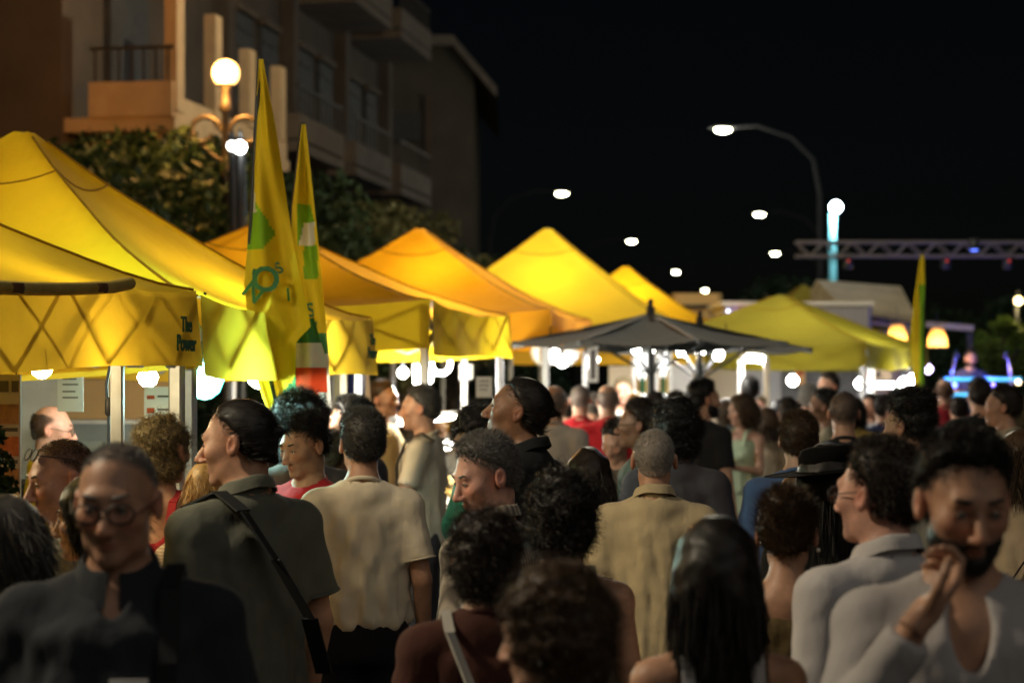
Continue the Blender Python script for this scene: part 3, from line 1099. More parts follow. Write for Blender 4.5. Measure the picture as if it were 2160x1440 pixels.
m_or = mat('orange_fruit', (.75, .28, .01), .45, 0, .15, 30)
m_lm = mat('lemon_fruit', (.75, .58, .03), .45, 0, .12, 30)
m_br = mat('bread_crust', (.55, .33, .12), .8, 0, .25, 20, .4, 60)
m_ch = mat('cheese_rind', (.72, .52, .18), .6, 0, .15, 15)
for k, (l, a, m, lb) in enumerate(((2.8, 8.1, m_or, 'wooden crate of oranges behind the man with the small ponytail'), (2.8, 8.7, m_lm, 'wooden crate of lemons on the bright yellow stall counter'), (2.8, 9.6, m_or, 'wooden crate of oranges at the far end of the yellow counter'), (2.8, 5.6, m_lm, 'wooden crate of lemons on the nearest stall counter'))):
    p = row(l, a)
    crate(Vector((p.x, p.y, .892)), RZ, lb, m, seed=k)


def yellow_box():
    c = at(397, 1010, 8.2)
    root = thing('display_box', 'white framed box of yellow goods below the dazzling lamp', 'display box', (c.x, c.y, c.z - .1))
    MB().box((0, 0, .09), (.085, .12, .16)).build('goods', m_or, root)
    MB().box((0, 0, 0), (.11, .15, .02)).build('tray', m_white, root)
    MB().box((0, -.065, .19), (.11, .012, .04)).build('rail', m_white, root)
    MB().box((0, 0, -.35), (.06, .06, .68)).build('stand', m_white, root)


yellow_box()


def display_counter():
    """curved glass chilled counter with lit food, amber stall"""
    p = row(3.35, 16.8)
    root = thing('display_counter', 'curved glass food display counter glowing behind the man with the shoulder strap', 'display counter', p, RZ)
    MB().box((0, 0, .42), (.7, 2.6, .8)).build('cabinet', m_alu, root)
    MB().box((0, 0, .84), (.74, 2.64, .04)).build('deck', m_white, root)
    pr = [(.36, .88), (.37, 1.1), (.33, 1.3), (.22, 1.44), (.05, 1.52), (-.2, 1.55)]
    MB().grid(lambda u, v: (np.interp(v * 5, range(6), [q[0] for q in pr]), -1.28 + 2.56 * u, np.interp(v * 5, range(6), [q[1] for q in pr])), 10, 15).build('curved_glass', glass_mat(), root)
    MB().box((-.2, 0, 1.57), (.3, 2.6, .03)).build('top_shelf', m_alu, root)
    for sy in (-1, 1):
        MB().box((-.33, sy * 1.27, 1.2), (.04, .04, .7)).build('upright', m_alu, root)
    MB().tube([(-.05, -1.2, 1.53), (-.05, 1.2, 1.53)], .018, 8).build('tube', m_bulbw, root)
    for y in (-.85, 0, .85):
        lamp_light(root, (.03, y, 1.47), 45, (1, .9, .62), .04)
    return root


display_counter()
rngd = random.Random(5)
for k in range(5):
    p = row(3.22, 15.85 + k * .48)
    t = thing('food_tray', ('nearest', 'second nearest', 'middle', 'fourth', 'farthest')[k] + ' metal tray of golden pastries inside the glass counter', 'food tray', (p.x, p.y, .865), RZ, 'trays in the glass counter')
    MB().box((0, 0, .012), (.40, .36, .02)).build('tray', m_alu, t)
    for q in range(16):
        o = MB().ball((0, 0, 0), (.05, .04, .032), 8, 6).build('pastry', m_ch if (k + q) % 3 else m_br, t, (rngd.uniform(-.15, .15), rngd.uniform(-.13, .13), .05 + .12 * rngd.random()), rngd.random() * 3)


def price_board(px0, py0, px1, py1, Y, label):
    return sheet('price_board', label, 'sign', px0, py0, px1, py1, Y, mat('lit_white_board', (.8, .8, .76), .7, 0, .03, trans=.4), .008, [(.2, .2, .8, .24, m_print), (.2, .4, .8, .44, m_print), (.2, .6, .7, .64, m_print)])


price_board(1004, 794, 1038, 838, 13.8, 'small white card hanging before the dark haired man looking up')
price_board(968, 768, 998, 800, 16.3, 'pale white sheet hung over the display counter')
sheet('hanging_strip', 'long white paper strip left of the red shirted men', 'paper sheet', 1240, 730, 1262, 806, 18.6, m_paper, .003, [(.3, .1, .7, .9, m_print)])
sheet('hanging_strip', 'white price list above the bearded man in black', 'paper sheet', 1466, 764, 1487, 800, 19.0, m_paper, .003, [(.2, .2, .8, .3, m_print), (.2, .5, .8, .6, m_print)])
sheet('hanging_strip', 'pale lilac sheet left of the glaring floodlight', 'paper sheet', 1136, 728, 1158, 764, 19.4, m_paper, .003, [(.3, .3, .7, .4, m_print)])


sheet('backing_board', 'beige back panel between the red shirted men and the drinks cabinets', 'panel', 1284, 772, 1334, 900, 23.2, mat('beige_panel', (.62, .56, .42), .7, 0, .06, 3), .03, hang=False)
sheet('backing_board', 'pale grey back panel left of the bearded man in black', 'panel', 1416, 766, 1462, 900, 23.4, mat('grey_panel', (.55, .54, .52), .7, 0, .06, 3), .03, hang=False)
sheet('backing_board', 'cream back panel behind the bearded man in black', 'panel', 1492, 768, 1552, 900, 24.2, mat('cream_panel', (.60, .52, .40), .7, 0, .06, 3), .03, hang=False)
for px0, px1, lb in ((1082, 1336, 'long yellow strip added for the lit valances below the amber and lemon canopies'), (1404, 1486, 'short yellow strip added for the lit valances right of the parasol pole')):
    sheet('valance_glow_strip', lb, 'stand-in strip', px0, 733, px1, 769, 22.9, m_val, .004, hang=True)  # added strips standing in for the glow of lit back valances


def lit_cabinet(px0, px1, py0, py1, Y, label):
    """backlit drinks cabinet with shelves and bottles"""
    a, b = at(px0, py0, Y), at(px1, py1, Y)
    w, h = b.x - a.x, a.z
    root = thing('drinks_cabinet', label, 'cabinet', ((a.x + b.x) / 2, Y, 0))
    MB().box((0, .2, h / 2), (w, .02, h)).build('back_panel', mat('backlit_panel', (.85, .85, .85), .6, emit=(1, .98, .95), estr=2.2), root)
    for sx in (-1, 1):
        MB().box((sx * w / 2, 0, h / 2), (.025, .42, h)).build('side_panel', m_white, root)
    MB().box((0, 0, h + .02), (w + .03, .44, .05)).build('top', m_white, root)
    for z in (.5, .95, 1.35, 1.72):
        if z < h - .15:
            MB().box((0, 0, z), (w - .03, .38, .015)).build('shelf', m_white, root)
            for k in range(3):
                bt = MB().lathe([(.028, 0), (.028, .13), (.012, .19), (.012, .24), (.001, .24)], n=10)
                bt.build('bottle', [m_br, m_logo, m_ch][k % 3], root, (-w * .3 + k * w * .3, -.05, z + .008))


lit_cabinet(1336, 1372, 742, 860, 21.5, 'tall backlit drinks cabinet left of the parasol pole')
lit_cabinet(1384, 1412, 742, 860, 21.4, 'narrow backlit drinks cabinet right of the parasol pole')


def bags():
    c = at(735, 745, 12.0)
    root = thing('hanging_cloth_bag', 'blue cloth bag hanging on the post behind the second flag', 'bag', (c.x, c.y, c.z))
    MB().grid(lambda u, v: ((u - .5) * (.03 + .07 * math.sin(2.6 * v + .3)), .02 * math.sin(6 * u + 3 * v) - .02, -.30 * v), 8, 12).build('cloth', mat('blue_cloth', (.04, .06, .25), .8), root)
    MB().tube([(0, 0, 0), (0, .02, .12)], .004, 6).build('loop', m_black, root)
    c = at(762, 742, 12.1)
    root = thing('paper_bag', 'crumpled white paper bag hanging beside the blue cloth', 'bag', (c.x, c.y, c.z))
    mb = MB()
    for sgn in (-1, 1):
        mb.grid(lambda u, v: ((u - .5) * (.07 + .05 * v), sgn * (.03 * math.sin(math.pi * u) + .008 * math.sin(9 * u + 7 * v)), -.30 * v), 10, 12)
    mb.build('paper', mat('lit_paper_bag', (.75, .6, .42), .8, 0, .1, 12, .3, 30, trans=.4), root)
    MB().tube([(-.03, 0, 0), (0, 0, .05), (.03, 0, 0)], .004, 6).build('handle', m_rope, root)


bags()

# ------------------------------------------------------------------ parasols
def parasol(px, ytop, Y, rad, zedge, label, m):
    p = at(px, ytop, Y)
    root = thing('parasol', label, 'parasol', (p.x, p.y, 0))
    n = 8
    H = p.z - .1

    def pt(k, t):
        a = 2 * math.pi * k / n + .25
        return Vector((math.cos(a) * rad * t, math.sin(a) * rad * t, H + (zedge - H) * t - .035 * math.sin(math.pi * t)))
    mb = MB()
    for k in range(n):
        mb.grid(lambda u, v: pt(k, .04 + .96 * v).lerp(pt(k + 1, .04 + .96 * v), u) + Vector((0, 0, -.05 * v * math.sin(math.pi * u))), 8, 10)
    mb.build('canopy', m, root)
    for k in range(n):
        rb = MB().tube([pt(k, .03) - Vector((0, 0, .02)), pt(k, 1.0) - Vector((0, 0, .02))], .012, 6).build('rib', m_dark, root)
        q = pt(k, .5)
        MB().tube([(0, 0, H - .55), q - Vector((0, 0, .03))], .009, 6).build('strut', m_dark, rb)
    MB().tube([(0, 0, 0), (0, 0, H)], .028, 10).build('pole', m_dark, root)
    MB().lathe([(.04, H - .02), (.035, H + .05), (.02, H + .06), (.028, H + .10), (.001, H + .12)], n=10).build('finial', m_dark, root)
    MB().lathe([(.3, 0), (.3, .08), (.06, .12), (.04, .3)], n=16).build('base', m_dark, root)


m_par = mat('grey_parasol_cloth', (0.12, 0.13, 0.135), .85, 0, .1, 4, .1, 60, trans=.05)
parasol(1372, 634, 17.5, 1.30, 2.20, 'big dark grey parasol over the crowd in the middle', m_par)
parasol(1476, 658, 19.0, 1.15, 2.17, 'second dark grey parasol overlapping the big one', m_par)

# ------------------------------------------------------------------ truck, van, kiosk
def box_truck():
    Y = 28.0
    a, b = at(1524, 637, Y), at(1840, 637, Y)
    w, h = b.x - a.x, a.z
    root = thing('box_truck', 'pale grey food truck with an open hatch behind the green canopy', 'truck', ((a.x + b.x) / 2, Y + 1.0, 0))
    MB().box((0, 0, h / 2 + .3), (w, 2.0, h - .6), bev=.05).build('body', mat('truck_paint', (.36, .36, .40), .4, 0, .05, 2), root)
    MB().box((0, 0, h - .02), (w + .04, 2.04, .06)).build('roof_edge', m_white, root)
    MB().box((.3, -1.02, 1.75), (w * .5, .05, .62)).build('hatch', mat('truck_hatch', (.10, .10, .11), .5), root)
    MB().box((.3, -1.12, 1.42), (w * .55, .24, .04)).build('shelf', m_alu, root)
    for sx in (-1, 1):
        wb = MB()
        wb.tube([(sx * w * .35, -1.02, .38), (sx * w * .35, -.75, .38)], .38, 20)
        wb.build('wheel', m_black, root)
    for k, (x, c) in enumerate(((-.98, (.7, .75, 1)), (-.87, (.45, .2, 1)), (-.80, (1, .05, .08)))):
        MB().ball((x + (.0 if k == 0 else 0), -1.05, h - .13), .022, 8, 6).build('marker_light', mat('marker_%d' % k, (.5, .5, .5), .4, emit=c, estr=6), root)
    sheet('truck_poster', 'orange lit poster on the truck side beside the round lamp', 'poster', 1675, 772, 1698, 812, Y - .1, mat('poster_orange', (.7, .42, .2), .7, 0, .2, 9), .006, [(.15, .2, .85, .5, m_print_red)], hang=False)
    sheet('truck_poster', 'long pale poster under the green canopy edge', 'poster', 1822, 778, 1880, 800, Y - 1.5, mat('poster_pale', (.62, .46, .32), .7, 0, .2, 9), .006, [(.1, .2, .3, .8, m_print_red), (.45, .2, .6, .8, m_print)], hang=False)


box_truck()


def box_van():
    Y = 30.5
    a, b = at(1418, 619, Y), at(1522, 619, Y)
    w, h = b.x - a.x, a.z
    root = thing('delivery_van', 'tan box van standing behind the small yellow canopy', 'van', ((a.x + b.x) / 2, Y + 1, 0))
    MB().box((0, 0, h / 2 + .2), (w, 2.2, h - .4), bev=.06).build('body', mat('van_tan', (.55, .38, .16), .5, 0, .06, 2), root)
    MB().box((0, -1.12, h - .2), (w * .96, .03, .05)).build('trim', m_dark, root)
    for sx in (-1, 1):
        MB().tube([(sx * w * .38 - .12, -.8, .33), (sx * w * .38 + .12, -.8, .33)], .33, 18).build('wheel', m_black, root)
        MB().box((sx * w * .42, -1.12, .8), (.09, .03, .16)).build('tail_light', mat('tail_red', (.3, .02, .02), .3), root)


box_van()


def kiosk():
    Y = 31.0
    root = thing('market_kiosk', 'pale kiosk with a sloping grey-beige roof beside the wicker lamps', 'kiosk', (0, 0, 0))
    m_r = mat('kiosk_roof_cloth', (.70, .60, .42), .85, 0, .15, 3, .2, 40)
    e0, e1 = at(1798, 668, Y), at(1944, 690, Y)
    t0, t1 = at(1722, 590, Y + 2.6), at(1900, 604, Y + 2.6)
    f0 = at(1690, 640, Y + 3.2)
    mb = MB()
    mb.quad([e0, e1, t1, t0])
    mb.quad([e0, t0, f0 + Vector((0, 0, -.1))])
    th = Vector((0, 0, -.07))
    mb.quad([e0 + th, t0 + th, t1 + th, e1 + th])
    mb.quad([e0, e0 + th, e1 + th, e1])
    mb.quad([e1, e1 + th, t1 + th, t1])
    mb.build('roof', m_r, root)
    MB().bar(at(1790, 664, Y - .05), at(1950, 689, Y - .05), .10, .08).build('eave_beam', m_dark, root)
    MB().bar(at(1950, 684, Y), at(2052, 692, Y), .10, .09).build('pergola_beam', mat('grey_beam', (.4, .37, .3), .8), root)
    p = at(2046, 700, Y)
    MB().box((p.x, Y + .02, p.z / 2 - .02), (.08, .08, p.z)).build('post', m_dark, root)
    p = at(1815, 700, Y)
    MB().box((p.x, Y + .1, p.z / 2), (.08, .08, p.z)).build('post', m_dark, root)
    a, b = at(1815, 672, Y + 1.8), at(1945, 900, Y + 1.8)
    MB().box(((a.x + b.x) / 2, Y + 1.8, a.z / 2 - .1), (b.x - a.x, .08, a.z - .2)).build('back_wall', mat('kiosk_wall', (.72, .64, .52), .8), root)
    MB().box(((a.x + b.x) / 2, Y + .35, .55), (b.x - a.x, .5, 1.1)).build('counter', m_wood, root)


kiosk()


def wicker_lamp(px, py, Y, label, s=1.0):
    p = at(px, py, Y)
    root = thing('wicker_lamp', label, 'lamp', p)
    m = mat('wicker_glow', (.65, .42, .16), .8, 0, .25, 40, trans=.6)
    MB().lathe([(.075 * s, .155 * s), (.10 * s, .12 * s), (.135 * s, .02 * s), (.155 * s, -.12 * s)], n=18).build('lamp_shade', m, root)
    for z, r in ((.155, .075), (-.12, .156)):
        MB().tube([(r * s * math.cos(t), r * s * math.sin(t), z * s) for t in np.linspace(0, 2 * math.pi, 19)], .007, 6, cap=False).build('hoop', m_wood, root)
    MB().ball((0, 0, -.03 * s), .052 * s, 12, 8).build('bulb', mat('wicker_bulb', (.9, .8, .6), .4, emit=(1, .75, .4), estr=14), root)
    MB().tube([(0, 0, .155 * s), (0, 0, .42 * s)], .006, 6).build('cable', m_black, root)
    lamp_light(root, (0, -.02, -.03 * s - .06), 26, (1, .62, .22), .05)


wicker_lamp(1892, 706, 30.0, 'glowing wicker lamp under the kiosk roof', 1.0)
wicker_lamp(1977, 714, 30.0, 'glowing wicker lamp hanging right of the narrow flag', 1.0)

# ------------------------------------------------------------------ stage
def stage():
    Y = 29.5
    x0 = at(1985, 800, Y).x
    root = thing('stage_platform', 'dark low stage platform behind the crowd at the frame edge', 'stage', (x0 + 2.2, Y + 1.4, 0))
    for k in range(11):
        MB().box((-2.2 + .2 + k * .4, 0, .46), (.39, 3.2, .07)).build('plank', mat('stage_plank', (.06, .055, .05), .7, 0, .2, 6), root)
    MB().box((0, -1.58, .2), (4.4, .03, .4)).build('skirt', m_black, root)
    for sx in (-1, 0, 1):
        for sy in (-1, 1):
            MB().box((sx * 2.0, sy * 1.4, .21), (.07, .07, .42)).build('leg', m_dark, root)
    # keyboard rig
    Yk = 28.9
    c = at(2068, 800, Yk)
    k = thing('keyboard_stand', 'two-tier keyboard stand glowing cyan on the stage', 'keyboard', (c.x, Yk, .5))
    hz = c.z - .5
    for dz, w in ((0, 1.15), (-.22, 1.0)):
        MB().box((0, 0, hz + dz), (w, .3, .075), bev=.02).build('keyboard', m_dark, k)
        MB().box((0, -.152, hz + dz + .004), (w * .96, .012, .045)).build('panel', mat('cyan_screen', (.1, .3, .35), .4, emit=(.08, .55, .9), estr=1.6), k)
    for sx in (-1, 1):
        MB().bar((sx * .48, 0, 0), (-sx * .48, 0, hz - .05), .04, .03).build('leg', m_dark, k)
    for sx, px in ((1, 2118), (-1, 2008)):
        q = at(px, 752, Yk)
        mst = thing('microphone_stand', 'blue lit microphone stand %s the keyboard player' % ('right of' if sx > 0 else 'left of'), 'microphone stand', (q.x, Yk - .2, .5))
        H = q.z - .5
        MB().tube([(.05 * sx, 0, 0), (.05 * sx, 0, H - .3)], .014, 8).build('pole', m_alu, mst)
        MB().tube([(.05 * sx, 0, H - .3), (-.0, 0, H)], .012, 8).build('boom', m_alu, mst)
        MB().ball((-.02 * sx, 0, H + .02), (.035, .035, .05), 10, 8).build('microphone', m_dark, mst)
        MB().lathe([(.16, 0), (.16, .03), (.02, .05)], n=14).build('base', m_dark, mst)
    for px, py, col, pw, e in ((2012, 812, (.12, .2, 1), 45, 8), (2092, 812, (.2, .15, 1), 45, 8), (2146, 806, (1, .75, .4), 4, 8)):
        p = at(px, py, 28.6)
        s = thing('stage_spotlight', 'small stage spotlight in front of the keyboard at pixel column %d' % px, 'spotlight', (p.x, p.y, .5))
        s['label'] = {2012: 'blue stage spotlight below the left microphone', 2092: 'violet stage spotlight right of the keyboard player', 2146: 'warm small stage light at the frame edge'}[px]
        MB().box((0, 0, .15), (.03, .03, .3)).build('stand', m_dark, s)
        MB().lathe([(.05, .25), (.06, .3), (.06, .42), (.03, .45), (.001, .45)], n=12).build('housing', m_dark, s)
        MB().ball((0, -.05, p.z - .5), .035, 10, 8).build('lens', mat('spot_%d' % px, (.5, .5, .5), .4, emit=col, estr=e), s)
        lamp_light(s, (0, .12, p.z - .42 + .12), pw, col, .05)
    q = at(2055, 690, 28.5)
    s = thing('blue_par_light', 'blue par light hung from the truss above the stage', 'spotlight', (q.x, q.y, 3.72))
    MB().lathe([(.001, .16), (.07, .16), (.08, 0), (.07, 0)], n=14).build('housing', m_dark, s)
    MB().ball((0, 0, .0), (.06, .06, .02), 12, 6).build('lens', mat('par_blue', (.3, .3, .5), .3, emit=(.1, .2, 1), estr=3), s)
    pl = lamp_light(s, (0, 0, -.05), 240, (.12, .22, 1), .06)
    pl.data.type = 'SPOT'
    pl.data.spot_size = 1.3


stage()


def truss():
    Y = 30.0
    a, b = at(1678, 526, Y), at(2330, 526, Y)
    root = thing('stage_truss', 'long grey lighting truss spanning above the stage', 'truss', (a.x, Y, 0))
    L = b.x - a.x
    s = .105
    m = mat('truss_alu', (.15, .135, .12), .7, .1)
    for dy in (-s, s):
        for dz in (-s, s):
            MB().tube([(0, dy, a.z + dz), (L, dy, a.z + dz)], .022, 8).build('chord', m, root)
    n = 22
    for k in range(n):
        x0, x1 = L * k / n, L * (k + 1) / n
        u = 1 if k % 2 else -1
        for dy in (-s, s):
            MB().tube([(x0, dy, a.z - u * s), (x1, dy, a.z + u * s)], .012, 6).build('brace', m, root)
        MB().tube([(x0, -s, a.z + s), (x0, s, a.z + s)], .010, 6).build('brace', m, root)
    for x in (L - .3,):
        for dy in (-s, s):
            MB().tube([(x + .15, dy, 0), (x + .15, dy, a.z - s)], .028, 8).build('tower_leg', m, root)
    for k, px in enumerate((1788, 1995, 2126)):
        p = at(px, 551, Y)
        q = thing('truss_spotlight', ('spotlight hung on the truss above the kiosk roof', 'spotlight hung on the truss right of the narrow flag', 'spotlight hung on the truss near the frame edge')[k], 'spotlight', (p.x, Y, p.z))
        MB().lathe([(.001, .12), (.07, .12), (.08, -.1), (.06, -.12)], n=12).build('housing', m_dark, q)
        MB().tube([(0, 0, .12), (0, 0, .2)], .015, 6).build('clamp', m_dark, q)
        MB().ball((0, -.08, 0), .014, 8, 6).build('indicator', mat('red_dot', (.3, .02, .02), .4, emit=(1, .05, .03), estr=1.2), q)


truss()

# ------------------------------------------------------------------ people: implicit bodies meshed on graded grids
F32 = np.float32


def smin(a, b, k):
    if k <= 0:
        return np.minimum(a, b)
    h = np.clip(0.5 + 0.5 * (b - a) / k, 0, 1)
    return b * (1 - h) + a * h - k * h * (1 - h)


def smax(a, b, k):
    return -smin(-a, -b, k)


def d_ell(X, Y, Z, c, r):
    x, y, z = (X - c[0]), (Y - c[1]), (Z - c[2])
    k0 = np.sqrt((x / r[0]) ** 2 + (y / r[1]) ** 2 + (z / r[2]) ** 2)
    k1 = np.sqrt((x / r[0] ** 2) ** 2 + (y / r[1] ** 2) ** 2 + (z / r[2] ** 2) ** 2) + 1e-6
    return k0 * (k0 - 1) / k1


def d_cap(X, Y, Z, a, b, ra, rb, sq=None):
    ab = np.array(b, float) - np.array(a, float)
    L2 = float(ab @ ab) + 1e-9
    px, py, pz = X - a[0], Y - a[1], Z - a[2]
    t = np.clip((px * ab[0] + py * ab[1] + pz * ab[2]) / L2, 0, 1)
    return np.sqrt((px - t * ab[0]) ** 2 + (py - t * ab[1]) ** 2 + (pz - t * ab[2]) ** 2) - (ra + (rb - ra) * t)


def d_col(X, Y, Z, c, z0, z1, r0, r1, rnd=.02):
    """upright elliptical column, radii r0 (bottom) to r1 (top)"""
    t = np.clip((Z - z0) / (z1 - z0), 0, 1)
    rx = r0[0] + (r1[0] - r0[0]) * t
    ry = r0[1] + (r1[1] - r0[1]) * t
    q = np.sqrt(((X - c[0]) / rx) ** 2 + ((Y - c[1]) / ry) ** 2)
    d = (q - 1) * np.minimum(rx, ry)
    return smax(d, np.abs(Z - (z0 + z1) / 2) - (z1 - z0) / 2, rnd)


class Field:
    def __init__(self, xs, ys, zs):
        self.a = (np.asarray(xs, F32), np.asarray(ys, F32), np.asarray(zs, F32))
        self.D = np.full((len(xs), len(ys), len(zs)), 0.12, F32)

    def sub(self, lo, hi):
        s = []
        for k in range(3):
            i = max(0, int(np.searchsorted(self.a[k], lo[k])) - 1)
            j = min(len(self.a[k]), int(np.searchsorted(self.a[k], hi[k])) + 1)
            if j <= i:
                return None
            s.append(slice(i, j))
        X = self.a[0][s[0]][:, None, None]
        Y = self.a[1][s[1]][None, :, None]
        Z = self.a[2][s[2]][None, None, :]
        return tuple(s), X, Y, Z

    def op(self, fn, lo, hi, k=0.0, mode='u', mar=0.07):
        r = self.sub([v - mar for v in lo], [v + mar for v in hi])
        if r is None:
            return
        s, X, Y, Z = r
        d = fn(X, Y, Z)
        if mode == 'u':
            self.D[s] = smin(self.D[s], d, k)
        elif mode == 's':
            self.D[s] = smax(self.D[s], -d, k)

    def ell(self, c, r, k=.03, mode='u'):
        m = max(r)
        self.op(lambda X, Y, Z: d_ell(X, Y, Z, c, r), [c[i] - r[i] for i in range(3)], [c[i] + r[i] for i in range(3)], k, mode)

    def cap(self, a, b, ra, rb, k=.03, mode='u', cut=None):
        R = max(ra, rb)

        def fn(X, Y, Z):
            d = d_cap(X, Y, Z, a, b, ra, rb)
            if cut is not None:
                p, n = cut
                d = smax(d, (X - p[0]) * n[0] + (Y - p[1]) * n[1] + (Z - p[2]) * n[2], .006)
            return d
        self.op(fn, [min(a[i], b[i]) - R for i in range(3)], [max(a[i], b[i]) + R for i in range(3)], k, mode)

    def col(self, c, z0, z1, r0, r1, k=.03, rnd=.02):
        rx, ry = max(r0[0], r1[0]), max(r0[1], r1[1])
        self.op(lambda X, Y, Z: d_col(X, Y, Z, c, z0, z1, r0, r1, rnd), [c[0] - rx, c[1] - ry, z0], [c[0] + rx, c[1] + ry, z1], k)

    def mesh(self):
        return nets(*self.a, self.D)


def nets(xs, ys, zs, D):
    D = D.copy()
    D[0], D[-1], D[:, 0], D[:, -1], D[:, :, 0], D[:, :, -1] = [np.maximum(q, 1e-3) for q in (D[0], D[-1], D[:, 0], D[:, -1], D[:, :, 0], D[:, :, -1])]
    S = D < 0
    cnt = np.zeros(tuple(n - 1 for n in D.shape), np.uint8)
    for i in (0, 1):
        for j in (0, 1):
            for k in (0, 1):
                cnt += S[i:D.shape[0] - 1 + i, j:D.shape[1] - 1 + j, k:D.shape[2] - 1 + k]
    act = (cnt > 0) & (cnt < 8)
    ci, cj, ck = np.nonzero(act)
    idx = np.full(act.shape, -1, np.int32)
    idx[ci, cj, ck] = np.arange(len(ci), dtype=np.int32)
    pos = np.zeros((len(ci), 3), np.float64)
    num = np.zeros(len(ci))
    cor = [(i, j, k) for i in (0, 1) for j in (0, 1) for k in (0, 1)]
    vals = {c: D[ci + c[0], cj + c[1], ck + c[2]] for c in cor}
    for c in cor:
        for ax in range(3):
            if c[ax] == 1:
                continue
            e = list(c)
            e[ax] = 1
            e = tuple(e)
            a, b = vals[c], vals[e]
            m = (a < 0) != (b < 0)
            t = np.where(m, a / np.where(m, a - b, 1), 0)
            p = [xs[ci + c[0]].astype(float), ys[cj + c[1]].astype(float), zs[ck + c[2]].astype(float)]
            arr = (xs, ys, zs)[ax]
            ind = (ci, cj, ck)[ax]
            p[ax] = p[ax] + t * (arr[ind + 1] - arr[ind])
            for q in range(3):
                pos[:, q] += np.where(m, p[q], 0)
            num += m
    pos /= num[:, None]
    faces = []
    # x edges
    e = S[:-1, 1:-1, 1:-1] != S[1:, 1:-1, 1:-1]
    i, j, k = np.nonzero(e)
    fl = S[i, j + 1, k + 1]
    f = np.stack([idx[i, j, k], idx[i, j + 1, k], idx[i, j + 1, k + 1], idx[i, j, k + 1]], 1)
    f[~fl] = f[~fl][:, ::-1]
    faces.append(f)
    e = S[1:-1, :-1, 1:-1] != S[1:-1, 1:, 1:-1]
    i, j, k = np.nonzero(e)
    fl = S[i + 1, j, k + 1]
    f = np.stack([idx[i, j, k], idx[i, j, k + 1], idx[i + 1, j, k + 1], idx[i + 1, j, k]], 1)
    f[~fl] = f[~fl][:, ::-1]
    faces.append(f)
    e = S[1:-1, 1:-1, :-1] != S[1:-1, 1:-1, 1:]
    i, j, k = np.nonzero(e)
    fl = S[i + 1, j + 1, k]
    f = np.stack([idx[i, j, k], idx[i + 1, j, k], idx[i + 1, j + 1, k], idx[i, j + 1, k]], 1)
    f[~fl] = f[~fl][:, ::-1]
    faces.append(f)
    return pos, np.concatenate(faces)


def steps(lo, hi, flo, fhi, coarse, fine):
    """graded coordinates: fine between flo and fhi"""
    out = []
    if flo > lo:
        n = max(1, int(math.ceil((flo - lo) / coarse)))
        out += list(np.linspace(lo, flo, n, endpoint=False))
    a, b = max(lo, flo), min(hi, fhi)
    n = max(1, int(math.ceil((b - a) / fine)))
    out += list(np.linspace(a, b, n, endpoint=False))
    if hi > fhi:
        n = max(1, int(math.ceil((hi - fhi) / coarse)))
        out += list(np.linspace(fhi, hi, n + 1))
    else:
        out.append(hi)
    return np.array(out)


def wob(X, Y, Z, f, ph):
    return (np.sin(f * X + 1.3 * ph + 2.1 * np.sin(.7 * f * Z + ph)) * np.sin(f * 1.17 * Y + 2.3 * ph) + np.sin(f * 1.31 * Z + ph + 1.7 * np.sin(.61 * f * X + ph)) * .8) * .55


def head_sdf(X, Y, Z, P):
    """head in its own frame: face towards +y, origin mid-head; P: shape numbers"""
    fem = P.get('fem', 0)
    jw = P.get('jaw', 1.0) * (0.93 if fem else 1.0)
    nz = P.get('nose', 1.0) * (0.85 if fem else 1.0)
    d = d_ell(X, Y, Z, (0, -.015, .03), (.076, .098, .09))
    d = smin(d, d_ell(X, Y, Z, (0, .026, -.03), (.056 * jw, .069, .088)), .03)
    d = smin(d, d_ell(X, Y, Z, (0, .072, -.098), (.026 * jw, .022, .019)), .025)
    A = np.abs(X)
    d = smin(d, d_ell(A, Y, Z, (.040 * jw, .012, -.070), (.019, .034, .03)), .03)       # jaw corner
    d = smin(d, d_ell(A, Y, Z, (.043, .058, -.018), (.022, .024, .02)), .03)        # cheekbone
    d = smin(d, d_cap(X, Y, Z, (-.036, .079, .027), (.036, .079, .027), .011, .011), .022)   # brow
    d = smax(d, -d_ell(A, Y, Z, (.032, .104, .004), (.019, .018, .014)), .014)      # eye socket
    d = smin(d, d_ell(A, Y, Z, (.031, .077, .004), (.0145, .0135, .0125)), .004)     # lids over the eyeball
    d = smin(d, d_cap(X, Y, Z, (0, .088, .012), (0, .088 + .027 * nz, -.034), .008, .0125), .011)  # nose
    d = smin(d, d_ell(A, Y, Z, (.0125, .095 + .008 * nz, -.039), (.0095, .011, .008)), .007)
    d = smin(d, d_ell(X, Y, Z, (0, .0875, -.061), (.020, .011, .005)), .006)       # lips
    d = smin(d, d_ell(X, Y, Z, (0, .086, -.072), (.019, .011, .006)), .006)
    d = smax(d, -d_cap(A, Y, Z, (0, .099, -.0660), (.021, .096, -.0695), .0032, .0028), .003)
    # ears: tilted shell with a hollow
    ey, ez = Y + .012, Z + .004
    ye, ze = ey * .96 + ez * .28, -ey * .28 + ez * .96
    e = d_ell(A, ye, ze, (.083, -.004, 0), (.011, .019, .033))
    e = smax(e, -d_ell(A, ye, ze, (.097, .001, .004), (.012, .011, .02)), .005)
    d = smin(d, e, .008)
    return d


